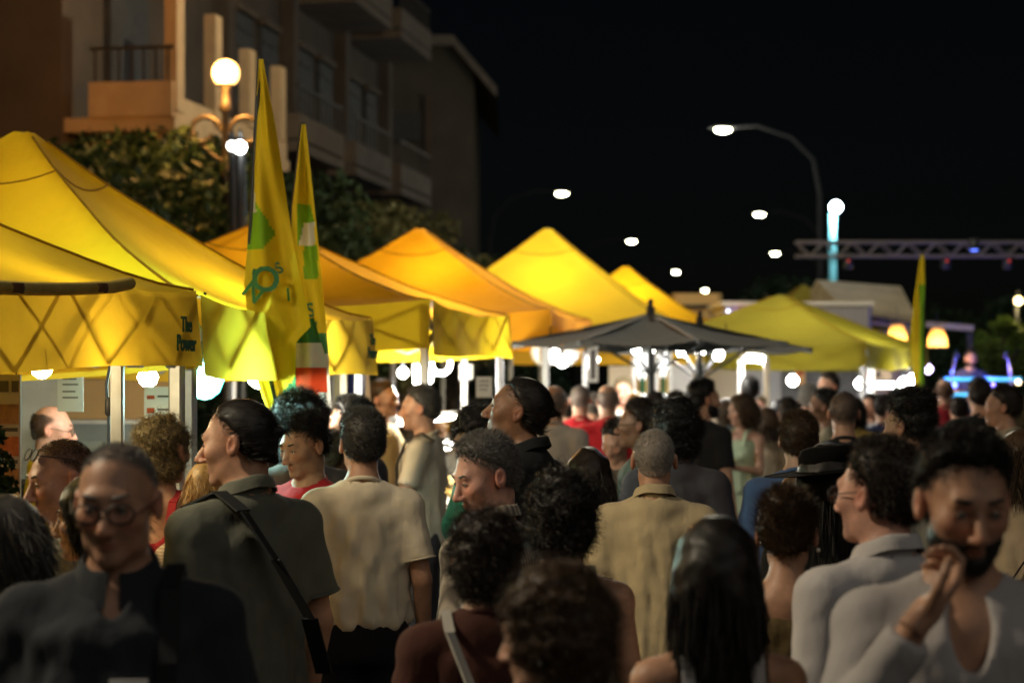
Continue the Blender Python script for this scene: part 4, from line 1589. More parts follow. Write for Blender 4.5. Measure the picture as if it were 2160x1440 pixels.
# ---- hands, meshed once and reused
def make_hand(curl, res):
    xs = np.arange(-.075, .06, res)
    ys = np.arange(-.075, .09, res)
    zs = np.arange(-.22, .035, res)
    f = Field(xs, ys, zs)
    X, Y, Z = f.a[0][:, None, None], f.a[1][None, :, None], f.a[2][None, None, :]
    d = d_ell(X, Y, Z, (0, 0, -.055), (.017, .042, .052))
    d = smin(d, d_cap(X, Y, Z, (0, 0, .03), (0, 0, -.02), .026, .027), .02)
    for q, (y, ln) in enumerate(((.031, .9), (.0105, 1.0), (-.0105, .94), (-.031, .74))):
        p = np.array((0, y, -.092))
        ang = curl * (.45 + .1 * q)
        for seg, L in enumerate((.042, .027, .021)):
            v = np.array((-math.sin(ang), y * .9 / .031 * .1, -math.cos(ang)))
            p2 = p + v * L * ln
            d = smin(d, d_cap(X, Y, Z, tuple(p), tuple(p2), .0092 - .0008 * seg, .0086 - .0008 * seg), .003 if seg else .008)
            p = p2
            ang += curl * (.75 if seg == 0 else .5)
    p = np.array((-.006, .03, -.025))
    for seg, (v, L) in enumerate((((-.35, .72, -.6), .038), ((-.35, .4, -.85), .03), ((-.45, .15, -.88), .024))):
        v = np.array(v) / np.linalg.norm(v)
        p2 = p + v * L
        d = smin(d, d_cap(X, Y, Z, tuple(p), tuple(p2), .0125 - .0015 * seg, .011 - .0012 * seg), .012 if seg == 0 else .003)
        p = p2
    f.D = d.astype(F32)
    return f.mesh()


HANDS = {}


def hand(curl, res):
    k = (curl, res)
    if k not in HANDS:
        HANDS[k] = make_hand(curl, res)
    return HANDS[k]


def basis(zdir, yref):
    z = Vector(zdir).normalized()
    y = Vector(yref)
    y = (y - z * y.dot(z)).normalized()
    x = y.cross(z)
    return np.array(Matrix((x, y, z)).transposed())


# ---- hair
def strands(V, F, n, length, flow, spread, width, nseg=2, curl=0.0, rng=None, keep=None):
    """ribbons rooted on a surface; returns verts, quads"""
    A, B, C, Dq = V[F[:, 0]], V[F[:, 1]], V[F[:, 2]], V[F[:, 3]]
    nr = np.cross(C - A, Dq - B)
    ar = np.linalg.norm(nr, axis=1) + 1e-12
    nr = nr / ar[:, None]
    if keep is not None:
        ar = ar * keep((A + C) / 2, nr)
    pick = rng.choice(len(F), n, p=ar / ar.sum())
    u, v = rng.random((n, 1)), rng.random((n, 1))
    P = A[pick] * (1 - u) * (1 - v) + B[pick] * u * (1 - v) + C[pick] * u * v + Dq[pick] * (1 - u) * v
    N = nr[pick]
    fl = flow(P, N)
    d = fl + rng.normal(0, spread, (n, 3))
    d /= np.linalg.norm(d, axis=1)[:, None] + 1e-9
    L = length * (0.55 + .9 * rng.random((n, 1)))
    side = np.cross(d, rng.normal(0, 1, (n, 3)))
    side /= np.linalg.norm(side, axis=1)[:, None] + 1e-9
    oth = np.cross(d, side)
    ph = rng.random((n, 1)) * 6.28
    rows = []
    p = P - N * .004
    for s in range(nseg + 1):
        t = s / nseg
        q = p + d * L * t - (N * .35 * L * t * t if curl == 0 else 0)
        if curl > 0:
            a = ph + t * 9.0
            q = q + (side * np.cos(a) + oth * np.sin(a)) * curl * (.3 + t)
        w = width * (1 - .75 * t)
        rows.append(q - side * w)
        rows.append(q + side * w)
    Vs = np.stack(rows, 1).reshape(-1, 3)
    base = (np.arange(n) * (2 * (nseg + 1)))[:, None]
    fs = []
    for s in range(nseg):
        fs.append(base + np.array([[2 * s, 2 * s + 1, 2 * s + 3, 2 * s + 2]]))
    return Vs, np.concatenate(fs)


def hair_mesh(style, res, seed, near, volume=1.0):
    """hair in head frame"""
    rng = np.random.default_rng(seed)
    ph = seed * 1.37
    lo, hi = [-.15, -.19, -.15], [.15, .13, .19]
    if style in ('long', 'wavy'):
        lo = [-.17, -.2, -.5 if style == 'long' else -.34]
    if style == 'bob':
        lo[2] = -.2
    xs, ys, zs = [np.arange(lo[k], hi[k] + res, res) for k in range(3)]
    f = Field(xs, ys, zs)
    X, Y, Z = f.a[0][:, None, None], f.a[1][None, :, None], f.a[2][None, None, :]
    A = np.abs(X)
    cr = d_ell(X, Y, Z, (0, -.015, .03), (.076, .098, .09))
    full = smin(cr, d_ell(X, Y, Z, (0, -.02, -.035), (.068, .075, .07)), .03)
    front = (Y - .066) * .80 - (Z - .083) * .60 + A * A * 3.0          # in front of the hairline
    below = (Y - .012) * .447 - (Z + .012) * .894                      # under ears and nape
    face = d_ell(X, Y, Z, (0, .125, -.03), (.072, .095, .115))
    throat = d_ell(X, Y, Z, (0, .085, -.2), (.085, .115, .16))
    n1 = wob(X, Y, Z, 42, ph)
    front = front + .005 * wob(X, Y, Z, 120, ph + 1) + .006 * wob(X, Y, Z, 55, ph + 3)
    edge = np.clip(-np.maximum(front, below) / .034, .08, 1)
    n2 = wob(X, Y, Z, 95, ph + 2)
    down = lambda P, N: np.array([0, -.35, -.8]) + N * .12
    if style == 'short':
        t = .011 + .010 * np.clip((Z - .03) / .09, 0, 1) * volume
        d = full - t * edge + (.0025 * n1 + .0015 * n2) * edge
        d = smax(smax(d, front, .012), below, .014)
        st = dict(n=9000, length=.026, spread=.32, width=.0009, flow=lambda P, N: N * .6 + np.array([0, -.3, -.25]) + np.array([0, .22, .5]) * np.clip((P[:, 2:3] - .06) / .05, 0, 1))
    elif style == 'buzz':
        d = full - .0042 * edge + .0008 * n2
        d = smax(smax(d, front + .012, .006), below, .01)
        st = dict(n=9000, length=.010, spread=.45, width=.0007, flow=lambda P, N: N * .9 + np.array([0, -.2, -.25]))
    elif style == 'balding':
        d = full - .006 * edge + .0015 * n2
        crown = d_ell(X, Y, Z, (0, .04, .13), (.082, .16, .115))
        d = smax(smax(smax(d, front, .01), below, .012), -crown, .01)
        st = dict(n=5000, length=.014, spread=.4, width=.0008, flow=lambda P, N: N * .5 + np.array([0, -.5, -.3]))
    elif style == 'slick':
        d = full - .008 * edge + .0012 * n2
        d = smax(smax(d, front + .012, .01), below, .014)
        d = smin(d, d_ell(X, Y, Z, (0, -.123, .022), (.017, .02, .017)), .01)
        st = dict(n=9000, length=.036, spread=.10, width=.0008, nseg=3, flow=lambda P, N: np.array([0, -1, .05]) - N * ((np.array([0, -1, .05]) * N).sum(1, keepdims=True) - .10))
    elif style == 'quiff':
        t = .009 + .045 * np.clip((Z - .06) / .07, 0, 1) ** 1.2 * volume
        d = full - t * edge + (.006 * n1 + .003 * n2) * edge
        d = smax(smax(d, front, .012), below, .014)
        st = dict(n=6000, length=.028, spread=.6, width=.001, curl=.005, nseg=4, flow=lambda P, N: N * .8 + np.array([0, .1, .1]))
    elif style == 'curly':
        g = volume
        d = d_ell(X, Y, Z, (0, -.022, .032), (.097 * g, .112 * g, .112 * g))
        d = smin(d, d_ell(X, Y, Z, (0, -.045, -.05), (.085 * g, .072 * g, .075 * g)), .04)
        d = d + .010 * n1 + .008 * n2
        d = smax(d, -face, .02)
        st = dict(n=6500, length=.034, spread=.8, width=.0012, curl=.0085, nseg=5, flow=lambda P, N: N * .30 + np.array([0, -.1, -.5]))
    elif style == 'afro':
        g = volume
        d = d_ell(X, Y, Z, (0, -.02, .05), (.115 * g, .125 * g, .115 * g)) + .007 * n1 + .005 * n2
        d = smax(d, -face, .02)
        st = dict(n=5500, length=.028, spread=.9, width=.0012, curl=.007, nseg=5, flow=lambda P, N: N * .9)
    elif style == 'bob':
        g = volume
        d = smin(full - .018, d_ell(X, Y, Z, (0, -.03, -.02), (.1 * g, .1, .125)), .03)
        d = d + .004 * n1 + .002 * n2
        d = smax(smax(d, -face, .018), -throat, .015)
        d = smax(d, -(Z + .145), .015)
        st = dict(n=5500, length=.075, spread=.16, width=.0014, nseg=3, curl=.002, flow=down)
    elif style in ('long', 'wavy'):
        zb = -.46 if style == 'long' else -.3
        d = smin(full - .02, d_ell(X, Y, Z, (0, -.03, -.03), (.1, .1, .12)), .03)
        d = smin(d, d_ell(X, Y, Z, (0, -.072, (zb - .03) / 2), (.108 if style == 'long' else .125, .055, -zb / 2 + .06)), .05)
        d = d + (.003 if style == 'long' else .009) * n1 + .002 * n2
        d = d + .0022 * np.sin(95 * X + 6 * np.sin(7 * Z + ph) + ph) * np.clip(-Z / .05, .2, 1)
        d = smax(smax(d, -face, .018), -throat, .015)
        d = smax(d, zb - Z + .012 * np.sin(55 * X + ph), .02)
        st = dict(n=7500, length=.12, spread=.06 if style == 'long' else .2, width=.0014, nseg=3, curl=.001 if style == 'long' else .005, flow=lambda P, N: np.array([0, -.06, -1.0]) + N * .06)
    elif style == 'bun':
        d = full - .013 * edge + .002 * n1 + .0015 * n2
        d = smax(smax(d, front, .012), below + .004, .014)
        d = smin(d, d_ell(X, Y, Z, (0, -.095, .085), (.05 * volume, .048 * volume, .045 * volume)) + .004 * n1, .015)
        st = dict(n=6000, length=.03, spread=.35, width=.001, curl=.004, nseg=3, flow=lambda P, N: np.array([0, -.6, .45]) + N * .25)
    f.D = np.broadcast_to(d, f.D.shape).astype(F32)
    V, F = f.mesh()
    RV, RF = V, F
    if style in ('short', 'slick', 'quiff', 'bun') and near:
        # cap starts behind the hairline, strands are rooted up to it
        cap = smax(d, np.maximum(front, below) + .016, .012)
        f.D = np.broadcast_to(cap, f.D.shape).astype(F32)
        V, F = f.mesh()
        fr2 = np.maximum(front, below)
        f.D = np.broadcast_to(smax(full - .004 - .5 * np.clip(-d - .012, 0, .05), fr2, .004), f.D.shape).astype(F32)
        rd = smax(smin(full - .003, cap, .006), fr2, .004)
        f.D = np.broadcast_to(rd, f.D.shape).astype(F32)
        RV, RF = f.mesh()
    n = st.pop('n')
    n = int(n * (1.0 if near else .3))
    if not near:
        st['width'] *= 2.2
        st['nseg'] = min(3, st.get('nseg', 2))
    sv, sf = strands(RV, RF, n, rng=rng, **st)
    if style in ('buzz', 'balding'):
        return sv, sf                        # cropped: bare scalp shows between the hairs
    return np.concatenate([V, sv]), np.concatenate([F, sf + len(V)])


def beard_mesh(res, seed, near):
    rng = np.random.default_rng(seed)
    xs, ys, zs = np.arange(-.09, .091, res), np.arange(-.06, .13, res), np.arange(-.16, .03, res)
    f = Field(xs, ys, zs)
    X, Y, Z = f.a[0][:, None, None], f.a[1][None, :, None], f.a[2][None, None, :]
    A = np.abs(X)
    d = smin(d_ell(X, Y, Z, (0, .026, -.03), (.056, .069, .088)), d_ell(X, Y, Z, (0, .072, -.098), (.026, .022, .019)), .025)
    d = smin(d, d_ell(A, Y, Z, (.040, .012, -.070), (.019, .034, .03)), .03) - .0055
    d = d + .002 * wob(X, Y, Z, 120, seed)
    top = Z + .050 - .9 * np.clip(A - .034, 0, 1) + .012 * np.exp(-(A / .012) ** 2) * 0                # cheek line rises to the sideburn
    d = smax(d, top, .01)
    d = smax(d, -(Y + .012), .01)
    d = smax(d, -d_ell(X, Y, Z, (0, .1, -.068), (.021, .03, .0115)), .004)  # mouth
    f.D = np.broadcast_to(d, f.D.shape).astype(F32)
    V, F = f.mesh()
    sv, sf = strands(V, F, 1500 if near else 400, .011, lambda P, N: N * .5 + np.array([0, .1, -.7]), .4, .0009, rng=rng)
    return np.concatenate([V, sv]), np.concatenate([F, sf + len(V)])


SKINS = dict(fair=(0.56, 0.34, 0.245), tan=(0.46, 0.255, 0.165), olive=(0.40, 0.235, 0.15), brown=(0.24, 0.125, 0.075), dark=(0.13, 0.07, 0.045), pink=(0.58, 0.32, 0.24))
HAIRS = dict(black=(0.012, 0.010, 0.009), dark=(0.022, 0.015, 0.011), brown=(0.06, 0.035, 0.018), light=(0.15, 0.115, 0.06), grey=(0.15, 0.145, 0.135), silver=(0.34, 0.33, 0.30),
             blond=(0.42, 0.26, 0.10), pepper=(0.06, 0.057, 0.053))


SKR = .44


def skin_mat(k):
    return mat('skin_' + k, SKINS[k], SKR, 0, .18, 26, .16, 200, spec=.35, tint=True)


def hair_mat(k):
    return mat('hair_' + k, HAIRS[k], .48, 0, .35, 60, spec=.32)


def cloth(key, col, stripes=None, var=.07):
    return mat('cloth_' + key, col, .85, 0, var, 8, .45, 12, spec=.15, stripes=stripes, sheen=.05, fine=.012, zs=.38)


NP = [0]
BUILD = [1.0]


def person(x, y, Y, label, h=0, yaw=0, pitch=0, roll=0, fem=0, build=1.0, belly=0.0, hair=('short', 'dark'), vol=1.0, skin='tan', shirt=None, sleeve='short',
           neck='crew', hem=.84, pants=(.02, .02, .025), skirt=None, arms=None, beard=None, glasses=None, extra=None, eyes=None, shape=None, curl=.5, base=0.0, lean=0.0, stripes=None,
           group=None, fold=1.0):
    """one person: head top at photo pixel (x, y), Y metres away, heading h degrees (0 = seen from behind, 90 = facing image left)"""
    NP[0] += 1
    seed = NP[0]
    rng = np.random.default_rng(100 + seed)
    lod = 0 if Y < 7.0 else (1 if Y < 11.0 else 2)
    hres = (.0048, .0065, .0095)[lod]
    bres = (.014, .017, .022)[lod]
    cres = (.0095, .0125, .019)[lod]
    top = at(x, y, Y)
    thick = {'short': .02, 'buzz': .005, 'balding': .003, 'slick': .006, 'quiff': .045, 'curly': .028, 'afro': .047, 'bob': .016, 'long': .018, 'wavy': .018, 'bun': .013, None: 0}[hair[0]]
    thick *= vol if hair[0] in ('curly', 'afro', 'quiff') else 1
    s = (top.z - base) / (1.75 + thick)
    P = dict(fem=fem)
    P.update(shape or {})
    sw = (.88 if fem else 1.0) * build
    hc = np.array((0, .025 + lean, 1.63))
    Rh = np.array(Euler((math.radians(-pitch), math.radians(roll), math.radians(yaw)), 'XYZ').to_matrix())
    # ---- joints
    sh = {1: np.array((.166 * sw, -.012, 1.395)), -1: np.array((-.166 * sw, -.012, 1.395))}
    ar = arms or {}
    arm = {}
    for sd in (1, -1):
        a = ar.get(sd)
        if a is None:
            e = sh[sd] + np.array((sd * .055, -.03, -.285))
            w = e + np.array((sd * .012, .07, -.25))
        else:
            e, w = np.array(a[0], float), np.array(a[1], float)
        arm[sd] = (sh[sd], e, w)
    pts = np.array([p for a in arm.values() for p in a])
    xl = max(.30 * build, np.abs(pts[:, 0]).max() + .09)
    yh = max(.26, pts[:, 1].max() + .1)
    # ---- skin
    hx, hy = (hc[0] - .12, hc[0] + .12), (hc[1] - .135, hc[1] + .145)
    fz0 = hc[2] - .14
    xs = steps(-xl, xl, hx[0], hx[1], bres, hres)
    ys = steps(-.24, yh, hy[0], hy[1], bres, hres)
    zs = steps(-.02, 1.80, fz0, 1.79, bres, hres)
    f = Field(xs, ys, zs)
    b = build
    f.ell((0, 0, 1.27), (.155 * sw, .098 * b, .20), .05)
    f.ell((0, .012 + belly * .5, 1.06), (.138 * b, .092 * b + belly, .16), .06)
    f.ell((0, -.01, .92), ((.16 if not fem else .168) * b, .108 * b, .12), .05)
    for sd in (1, -1):
        f.cap((0, -.02, 1.41), tuple(sh[sd]), .055, .05, .04)
        f.cap((0, -.018, 1.485), (sd * .13 * sw, -.018, 1.41), .042, .036, .03)
        if fem:
            f.ell((sd * .07, .075, 1.26), (.062, .055, .06), .03)
        S, E, Wr = arm[sd]
        tk = .88 if fem else 1.0
        f.cap(tuple(S), tuple(E), .047 * b * tk, .038 * tk, .03)
        f.cap(tuple(E), tuple(Wr), .039 * tk, .026 * tk, .012)
        hp, kn, an = (sd * .088, -.01, .9), (sd * .1, .015, .49), (sd * .1, -.02, .09)
        f.cap(hp, kn, .08 * b, .055, .03)
        f.cap(kn, an, .056, .038, .015)
        f.cap((sd * .1, -.03, .045), (sd * .115, .14, .03), .04, .03, .03)
    f.ell((0, -.045, 1.435), (.085, .05, .05), .03)
    f.ell((0, .025, 1.385), (.1, .065, .06), .04)
    nk = hc + Rh @ np.array((0, -.028, -.07))
    f.cap((0, -.012, 1.44), tuple(nk), .06 * (0.86 if fem else 1.0) * min(b, 1.12), .054 * (0.86 if fem else 1.0), .035)
    r = f.sub([hc[0] - .135, hc[1] - .155, hc[2] - .16], [hc[0] + .135, hc[1] + .165, 1.80])
    sl, X, Yy, Z = r
    dx, dy, dz = X - hc[0], Yy - hc[1], Z - hc[2]
    LX = Rh[0, 0] * dx + Rh[1, 0] * dy + Rh[2, 0] * dz
    LY = Rh[0, 1] * dx + Rh[1, 1] * dy + Rh[2, 1] * dz
    LZ = Rh[0, 2] * dx + Rh[1, 2] * dy + Rh[2, 2] * dz
    f.D[sl] = smin(f.D[sl], head_sdf(LX, LY, LZ, P), .022)
    V, F = f.mesh()
    hv = [V]
    hf = [F]
    nV = len(V)
    HV, HF = hand(curl if not isinstance(curl, dict) else .5, (.0055, .0075, .012)[lod])
    for sd in (1, -1):
        cq = curl[sd] if isinstance(curl, dict) else curl
        HV, HF = hand(cq, (.0055, .0075, .012)[lod])
        S, E, Wr = arm[sd]
        dr = ar.get((sd, 'hand'))
        dirv = (Wr - E) if dr is None else np.array(dr[0])
        ref = (0, 1, 0.15) if dr is None else dr[1]
        B = basis(-dirv, ref)
        v = HV.copy()
        ff = HF
        if sd < 0:
            v[:, 0] *= -1
            ff = HF[:, ::-1]
        v = v * (.92 if fem else 1.0)
        v = v @ B.T + Wr
        hv.append(v)
        hf.append(ff + nV)
        nV += len(v)
    V = np.concatenate(hv)
    F = np.concatenate(hf)
    # vertex tint: lips, flushed cheeks and ears, darker lids, stubble
    L = (V - hc) @ Rh
    tint = np.ones((len(V), 3), np.float32)

    def blot(c, rad, colr, symm=True):
        p = L.copy()
        if symm:
            p[:, 0] = np.abs(p[:, 0])
        w = np.exp(-(((p - np.array(c)) / np.array(rad)) ** 2).sum(1))[:, None]
        tint[:] = tint * (1 - w) + tint * np.array(colr) * w
    blot((0, .1, -.0665), (.02, .016, .008), (.95, .55, .52), False)
    blot((.04, .08, -.02), (.022, .03, .022), (1.08, .86, .84))
    blot((0, .12, -.036), (.016, .02, .014), (1.08, .84, .82), False)
    blot((.083, -.012, -.004), (.016, .03, .035), (1.08, .8, .78))
    blot((.031, .09, .004), (.016, .012, .008), (.72, .66, .62))
    if not fem:
        blot((0, .07, -.085), (.045, .05, .032), (.78, .78, .8), False)
    if hair[0] in ('buzz', 'balding', 'short', 'slick', 'quiff', 'bun'):
        fr_ = (L[:, 1] - .066) * .80 - (L[:, 2] - .083) * .60 + L[:, 0] ** 2 * 3.0 + (.012 if hair[0] in ('buzz', 'slick') else 0)
        be_ = (L[:, 1] - .012) * .447 - (L[:, 2] + .012) * .894
        wt = np.clip(-np.maximum(fr_, be_) / .02, 0, 1) * (L[:, 2] > -.12)
        if hair[0] == 'balding':
            q_ = ((L - np.array((0, .04, .13))) / np.array((.082, .16, .115)))
            wt = wt * np.clip((np.sqrt((q_ ** 2).sum(1)) - 1) * 6, 0, 1)
        wt = (wt * (.78 if hair[0] == 'buzz' else .6))[:, None]
        hcv = np.array(HAIRS[hair[1]]) / np.array(SKINS[skin])
        tint[:] = tint * (1 - wt) + hcv * wt
    root = thing('person', label, 'person', (0, 0, 0), 0, group)
    top_l = hc + Rh @ np.array((0, -.015, 0))
    root.scale = (s, s, s)
    root.rotation_euler = (0, 0, math.radians(h))
    off = Matrix.Rotation(math.radians(h), 3, 'Z') @ Vector((top_l[0] * s, top_l[1] * s, 0))
    root.location = (top.x - off.x, top.y - off.y, base)
    obj('body', mesh_np('body', V, F, cols=tint), skin_mat(skin), root)

    def put(name, V, F, m, head=False, smooth=True):
        V = np.asarray(V, float)
        if head:
            V = V @ Rh.T + hc
        return obj(name, mesh_np(name, V, F, smooth), m, root)

    def put_mb(name, mb, m, head=False, parent=None):
        if head:
            mb.V = [tuple(q) for q in (np.array(mb.V) @ Rh.T + hc)]
        return mb.build(name, m, parent or root)

    # ---- hair, beard
    if hair[0]:
        HV_, HF_ = hair_mesh(hair[0], (.006, .008, .0115)[lod], seed, lod < 2, vol)
        put('hair', HV_, HF_, hair_mat(hair[1]), True)
    if beard:
        BV, BF = beard_mesh((.006, .008, .011)[lod], seed, lod < 2)
        put('beard', BV, BF, hair_mat(beard), True)
    facing = abs(((h + yaw) % 360) - 180)
    if eyes is None:
        eyes = facing < 125 and lod < 2
    if eyes:
        for sd in (1, -1):
            e = MB().ball((sd * .031, .0795, .0035), .0117, 14, 10)
            eo = put_mb('eye', e, mat('eye_white', (.62, .6, .57), .25, var=.02), True)
            put_mb('iris', MB().ball((sd * .031, .0885, .0025), (.0052, .0032, .0052), 10, 6), mat('iris_brown', (.025, .014, .008), .15), True, eo)
            lid = MB().tube([(sd * (.031 + q), .0905 - q * q * 26, .0085 - q * q * 40) for q in (-.013, -.0065, 0, .0065, .013)], .0022, 6)
            put_mb('eyelid', lid, mat('lash_dark', (.06, .035, .025), .6), True, eo)
            bw = MB().tube([(sd * q, .0925 - (q - .02) ** 2 * 9, .0295 + (.006 if q > .03 else .002) - (q - .032) ** 2 * 9) for q in (.012, .02, .03, .04, .048)], [.002, .0042, .0042, .0035, .0015], 6)
            put_mb('eyebrow', bw, hair_mat(hair[1] if hair[1] not in ('silver',) else 'grey'), True)
    if glasses:
        g = MB()
        up, fr = (.0, .0) if glasses != 'on_head' else (.0, .0)
        for sd in (1, -1):
            if glasses == 'on_head':
                c = Vector((sd * .033, .073, .098))
                axu, axv = Vector((1, 0, 0)), Vector((0, -.62, .78))
            else:
                c = Vector((sd * .034, .1045, -.001))
                axu, axv = Vector((1, -sd * .12, 0)), Vector((0, -.06, 1))
            ring = [c + axu * .0265 * math.cos(t) * (abs(math.cos(t)) ** -.25 if abs(math.cos(t)) > .2 else 1) + axv * .019 * math.sin(t) for t in np.linspace(0, 2 * math.pi, 21)]
            g.tube(ring, .0026, 6, cap=False)
            ext = c + axu * sd * .03
            if glasses == 'on_head':
                g.tube([ext, (sd * .088, -.02, .062), (sd * .083, -.06, .03)], .0019, 6)
                g._add([c + axu * .025 * math.cos(t) + axv * .018 * math.sin(t) for t in np.linspace(0, 2 * math.pi, 16, endpoint=False)], [tuple(range(16))])
            else:
                g.tube([ext, (sd * .084, .03, .008), (sd * .086, -.02, .012), (sd * .083, -.045, -.012)], .0017, 6)
        if glasses == 'on_head':
            g.tube([(-.012, .078, .1), (.012, .078, .1)], .0018, 6)
        else:
            g.tube([(-.009, .1065, .004), (0, .1095, .006), (.009, .1065, .004)], .0016, 6)
        go = put_mb('glasses', g, m_black, True)
        if glasses != 'on_head':
            for sd in (1, -1):
                m_ = MB()
                m_._add([Vector((sd * .034, .1045, -.001)) + Vector((1, -sd * .12, 0)) * .024 * math.cos(t) + Vector((0, -.06, 1)) * .017 * math.sin(t) for t in np.linspace(0, 2 * math.pi, 18, endpoint=False)], [tuple(range(18))])
                put_mb('lens', m_, glass_mat(), True, go)
    # ---- shirt
    pa = seed * .9
    if shirt is not None:
        key = 'c%d' % seed
        zt = 1.60
        xs = np.arange(-xl - .02, xl + .02 + cres, cres)
        ys = np.arange(-.24, yh + cres, cres)
        zs = np.arange(hem - .03, zt, cres)
        g = Field(xs, ys, zs)
        th = .014
        tank = sleeve == 'none'
        hems = []
        w = .165 * sw + .012
        bl = belly

        def torso(X, Y, Z):
            t = np.clip((Z - hem) / (1.38 - hem), 0, 1)
            rx = (.186 * b + (.006 if fem else 0)) * (1 - t) + w * t - .012 * np.sin(math.pi * t) * (2.0 if fem else .6)
            ry = (.136 * b) * (1 - t) + .118 * b * t
            yc = .005 + bl * .55 * np.sin(math.pi * np.clip(t * 1.15, 0, 1))
            ry = ry + bl * .6 * np.sin(math.pi * np.clip(t * 1.15, 0, 1))
            q = np.sqrt((X / rx) ** 2 + ((Y - yc) / ry) ** 2)
            d = (q - 1) * np.minimum(rx, ry)
            ang = np.arctan2(Y, X)
            am = fold * (.0042 * (1 - t) ** .8 + .0014)
            d = d + am * np.sin(9 * ang + pa + 2.2 * np.sin(5 * Z + pa) + 1.2 * np.sin(13 * Z)) + .55 * am * np.sin(21 * ang - 2 * pa + 6 * Z + 2 * np.sin(9 * Z + 1)) \
                + fold * .0018 * np.sin(34 * Z + 4 * np.sin(3 * ang + pa) + 6 * X)
            return smax(d, np.maximum(hem + .008 * np.sin(5 * ang + pa) - Z, Z - 1.40), .05)
        g.op(torso, [-w - .05, -.2, hem], [w + .05, .3, 1.45], 0)
        for sd in (1, -1):
            S, E, Wr = arm[sd]
            if not tank:
                g.cap((0, -.02, 1.412), tuple(S), .055 + th * .8, .05 + th * .7, .04)
                g.cap((0, -.018, 1.478), (sd * .13 * sw, -.018, 1.412), .043 + th * .6, .037 + th * .7, .03)
                d1 = (E - S) / np.linalg.norm(E - S)
                if sleeve == 'short':
                    fr = .74
                    p = S + (E - S) * fr
                    cp, rr = S + (E - S) * (fr + .12), (.047 * b + th * .6, .052 * b + th)
                    g.cap(tuple(S), tuple(cp), rr[0], rr[1], .035, cut=(tuple(p), tuple(d1)))
                    hems.append((p, d1, rr[0] + (rr[1] - rr[0]) * fr / (fr + .12)))
                else:
                    g.cap(tuple(S), tuple(E), .049 * b + th, .042 + th, .035)
                    d2 = (Wr - E) / np.linalg.norm(Wr - E)
                    fe = .86 if sleeve == 'long' else .35
                    p = E + (Wr - E) * fe
                    g.cap(tuple(E), tuple(E + (Wr - E) * (fe + .08)), .042 + th, .034 + th * .8, .02, cut=(tuple(p), tuple(d2)))
                    if sleeve == 'rolled':
                        q0 = E + (Wr - E) * .28
                        g.cap(tuple(q0), tuple(p), .045 + th, .045 + th, .006, cut=(tuple(p), tuple(d2)))
            else:
                pass
            if fem:
                g.ell((sd * .07, .075, 1.26), (.062 + th, .055 + th, .06 + th), .035)
        if not tank:
            g.ell((0, -.045, 1.442), (.1, .06, .058), .03)
            g.ell((0, .028, 1.392), (.11, .076, .07), .04)
        # soft creases over shoulders and sleeves
        Xg, Yg, Zg = g.a[0][:, None, None], g.a[1][None, :, None], g.a[2][None, None, :]
        g.D = g.D + F32(fold) * (.0022 * wob(Xg, Yg, Zg, 38, pa) + .0014 * wob(Xg, Yg, Zg, 75, pa + 1)).astype(F32)
        # neck opening
        nk2 = .064 * (0.9 if fem else 1.0)
        if neck in ('crew', 'polo', 'shirt'):
            g.cap((0, -.012, 1.49), (0, .02, 1.62), nk2 + .002, nk2 + .012, .006, 's')
            if neck == 'crew':
                g.ell((0, .05, 1.50), (nk2, .05, .028), .008, 's')
            else:
                g.ell((0, .085, 1.47), (.03, .06, .07), .008, 's')
        elif neck == 'vneck':
            g.cap((0, -.012, 1.49), (0, .02, 1.62), nk2 + .006, nk2 + .016, .006, 's')
            g.ell((0, .11, 1.44), (.042, .075, .12), .008, 's')
        elif neck == 'scoop':
            g.ell((0, .02, 1.53), (.1, .13, .11), .01, 's')
            g.ell((0, .09, 1.45), (.075, .07, .08), .01, 's')
        elif neck == 'strap':
            g.ell((0, -.06, 1.5), (.11, .12, .2), .01, 's')
            g.ell((0, .09, 1.46), (.09, .08, .1), .01, 's')
        Vs, Fs = g.mesh()
        put('dress' if skirt == 'dress' else 'shirt', Vs, Fs, shirt if not isinstance(shirt, tuple) else cloth(key, shirt, stripes))
        sm = shirt if not isinstance(shirt, tuple) else cloth(key, shirt, stripes)
        if lod < 2:
            for (p, d1, rr_) in hems:
                B_ = basis(d1, (0, 1, 0.1))
                ring = [Vector(p - d1 * .006 + (B_[:, 0] * math.cos(t) + B_[:, 1] * math.sin(t)) * (rr_ + .0015)) for t in np.linspace(0, 2 * math.pi, 25)]
                put_mb('sleeve_hem', MB().tube(ring, .0045, 6, cap=False), sm)
        if neck in ('polo', 'shirt'):
            mb = MB()
            gap = .16 if neck == 'polo' else .28

            def col_fn(u, v):
                a = math.pi / 2 + gap + (2 * math.pi - 2 * gap) * u
                fr = max(0.0, math.sin(a))
                # stand, fold, fall
                prof = [(.001, -.034), (.000, .012), (.006, .026), (.012, .018), (.022 + .012 * fr, -.014 - .022 * fr ** 2)]
                q = v * 4
                i = min(3, int(q))
                w_ = q - i
                r = prof[i][0] * (1 - w_) + prof[i + 1][0] * w_
                z = prof[i][1] * (1 - w_) + prof[i + 1][1] * w_
                R = nk2 + .003 + r
                y = math.sin(a) * R * 1.04 - .010
                return (math.cos(a) * R + .0015 * math.sin(7 * a + pa), y, 1.494 + z - .36 * (y + .01) + .002 * math.sin(5 * a + pa))
            mb.grid(col_fn, 36, 8)
            put_mb('collar', mb, sm)
        elif neck in ('crew', 'vneck') and not tank:
            mb = MB()
            ring = []
            for k in range(29):
                a = 2 * math.pi * k / 28
                R = nk2 + .008
                y = math.sin(a) * R * 1.08 - .006
                fr = max(0.0, math.sin(a))
                ring.append((math.cos(a) * R * (1 + .06 * fr), y + .012 * fr, 1.474 - .45 * (y + .01) - (.012 if neck == 'crew' else .09) * fr ** 2))
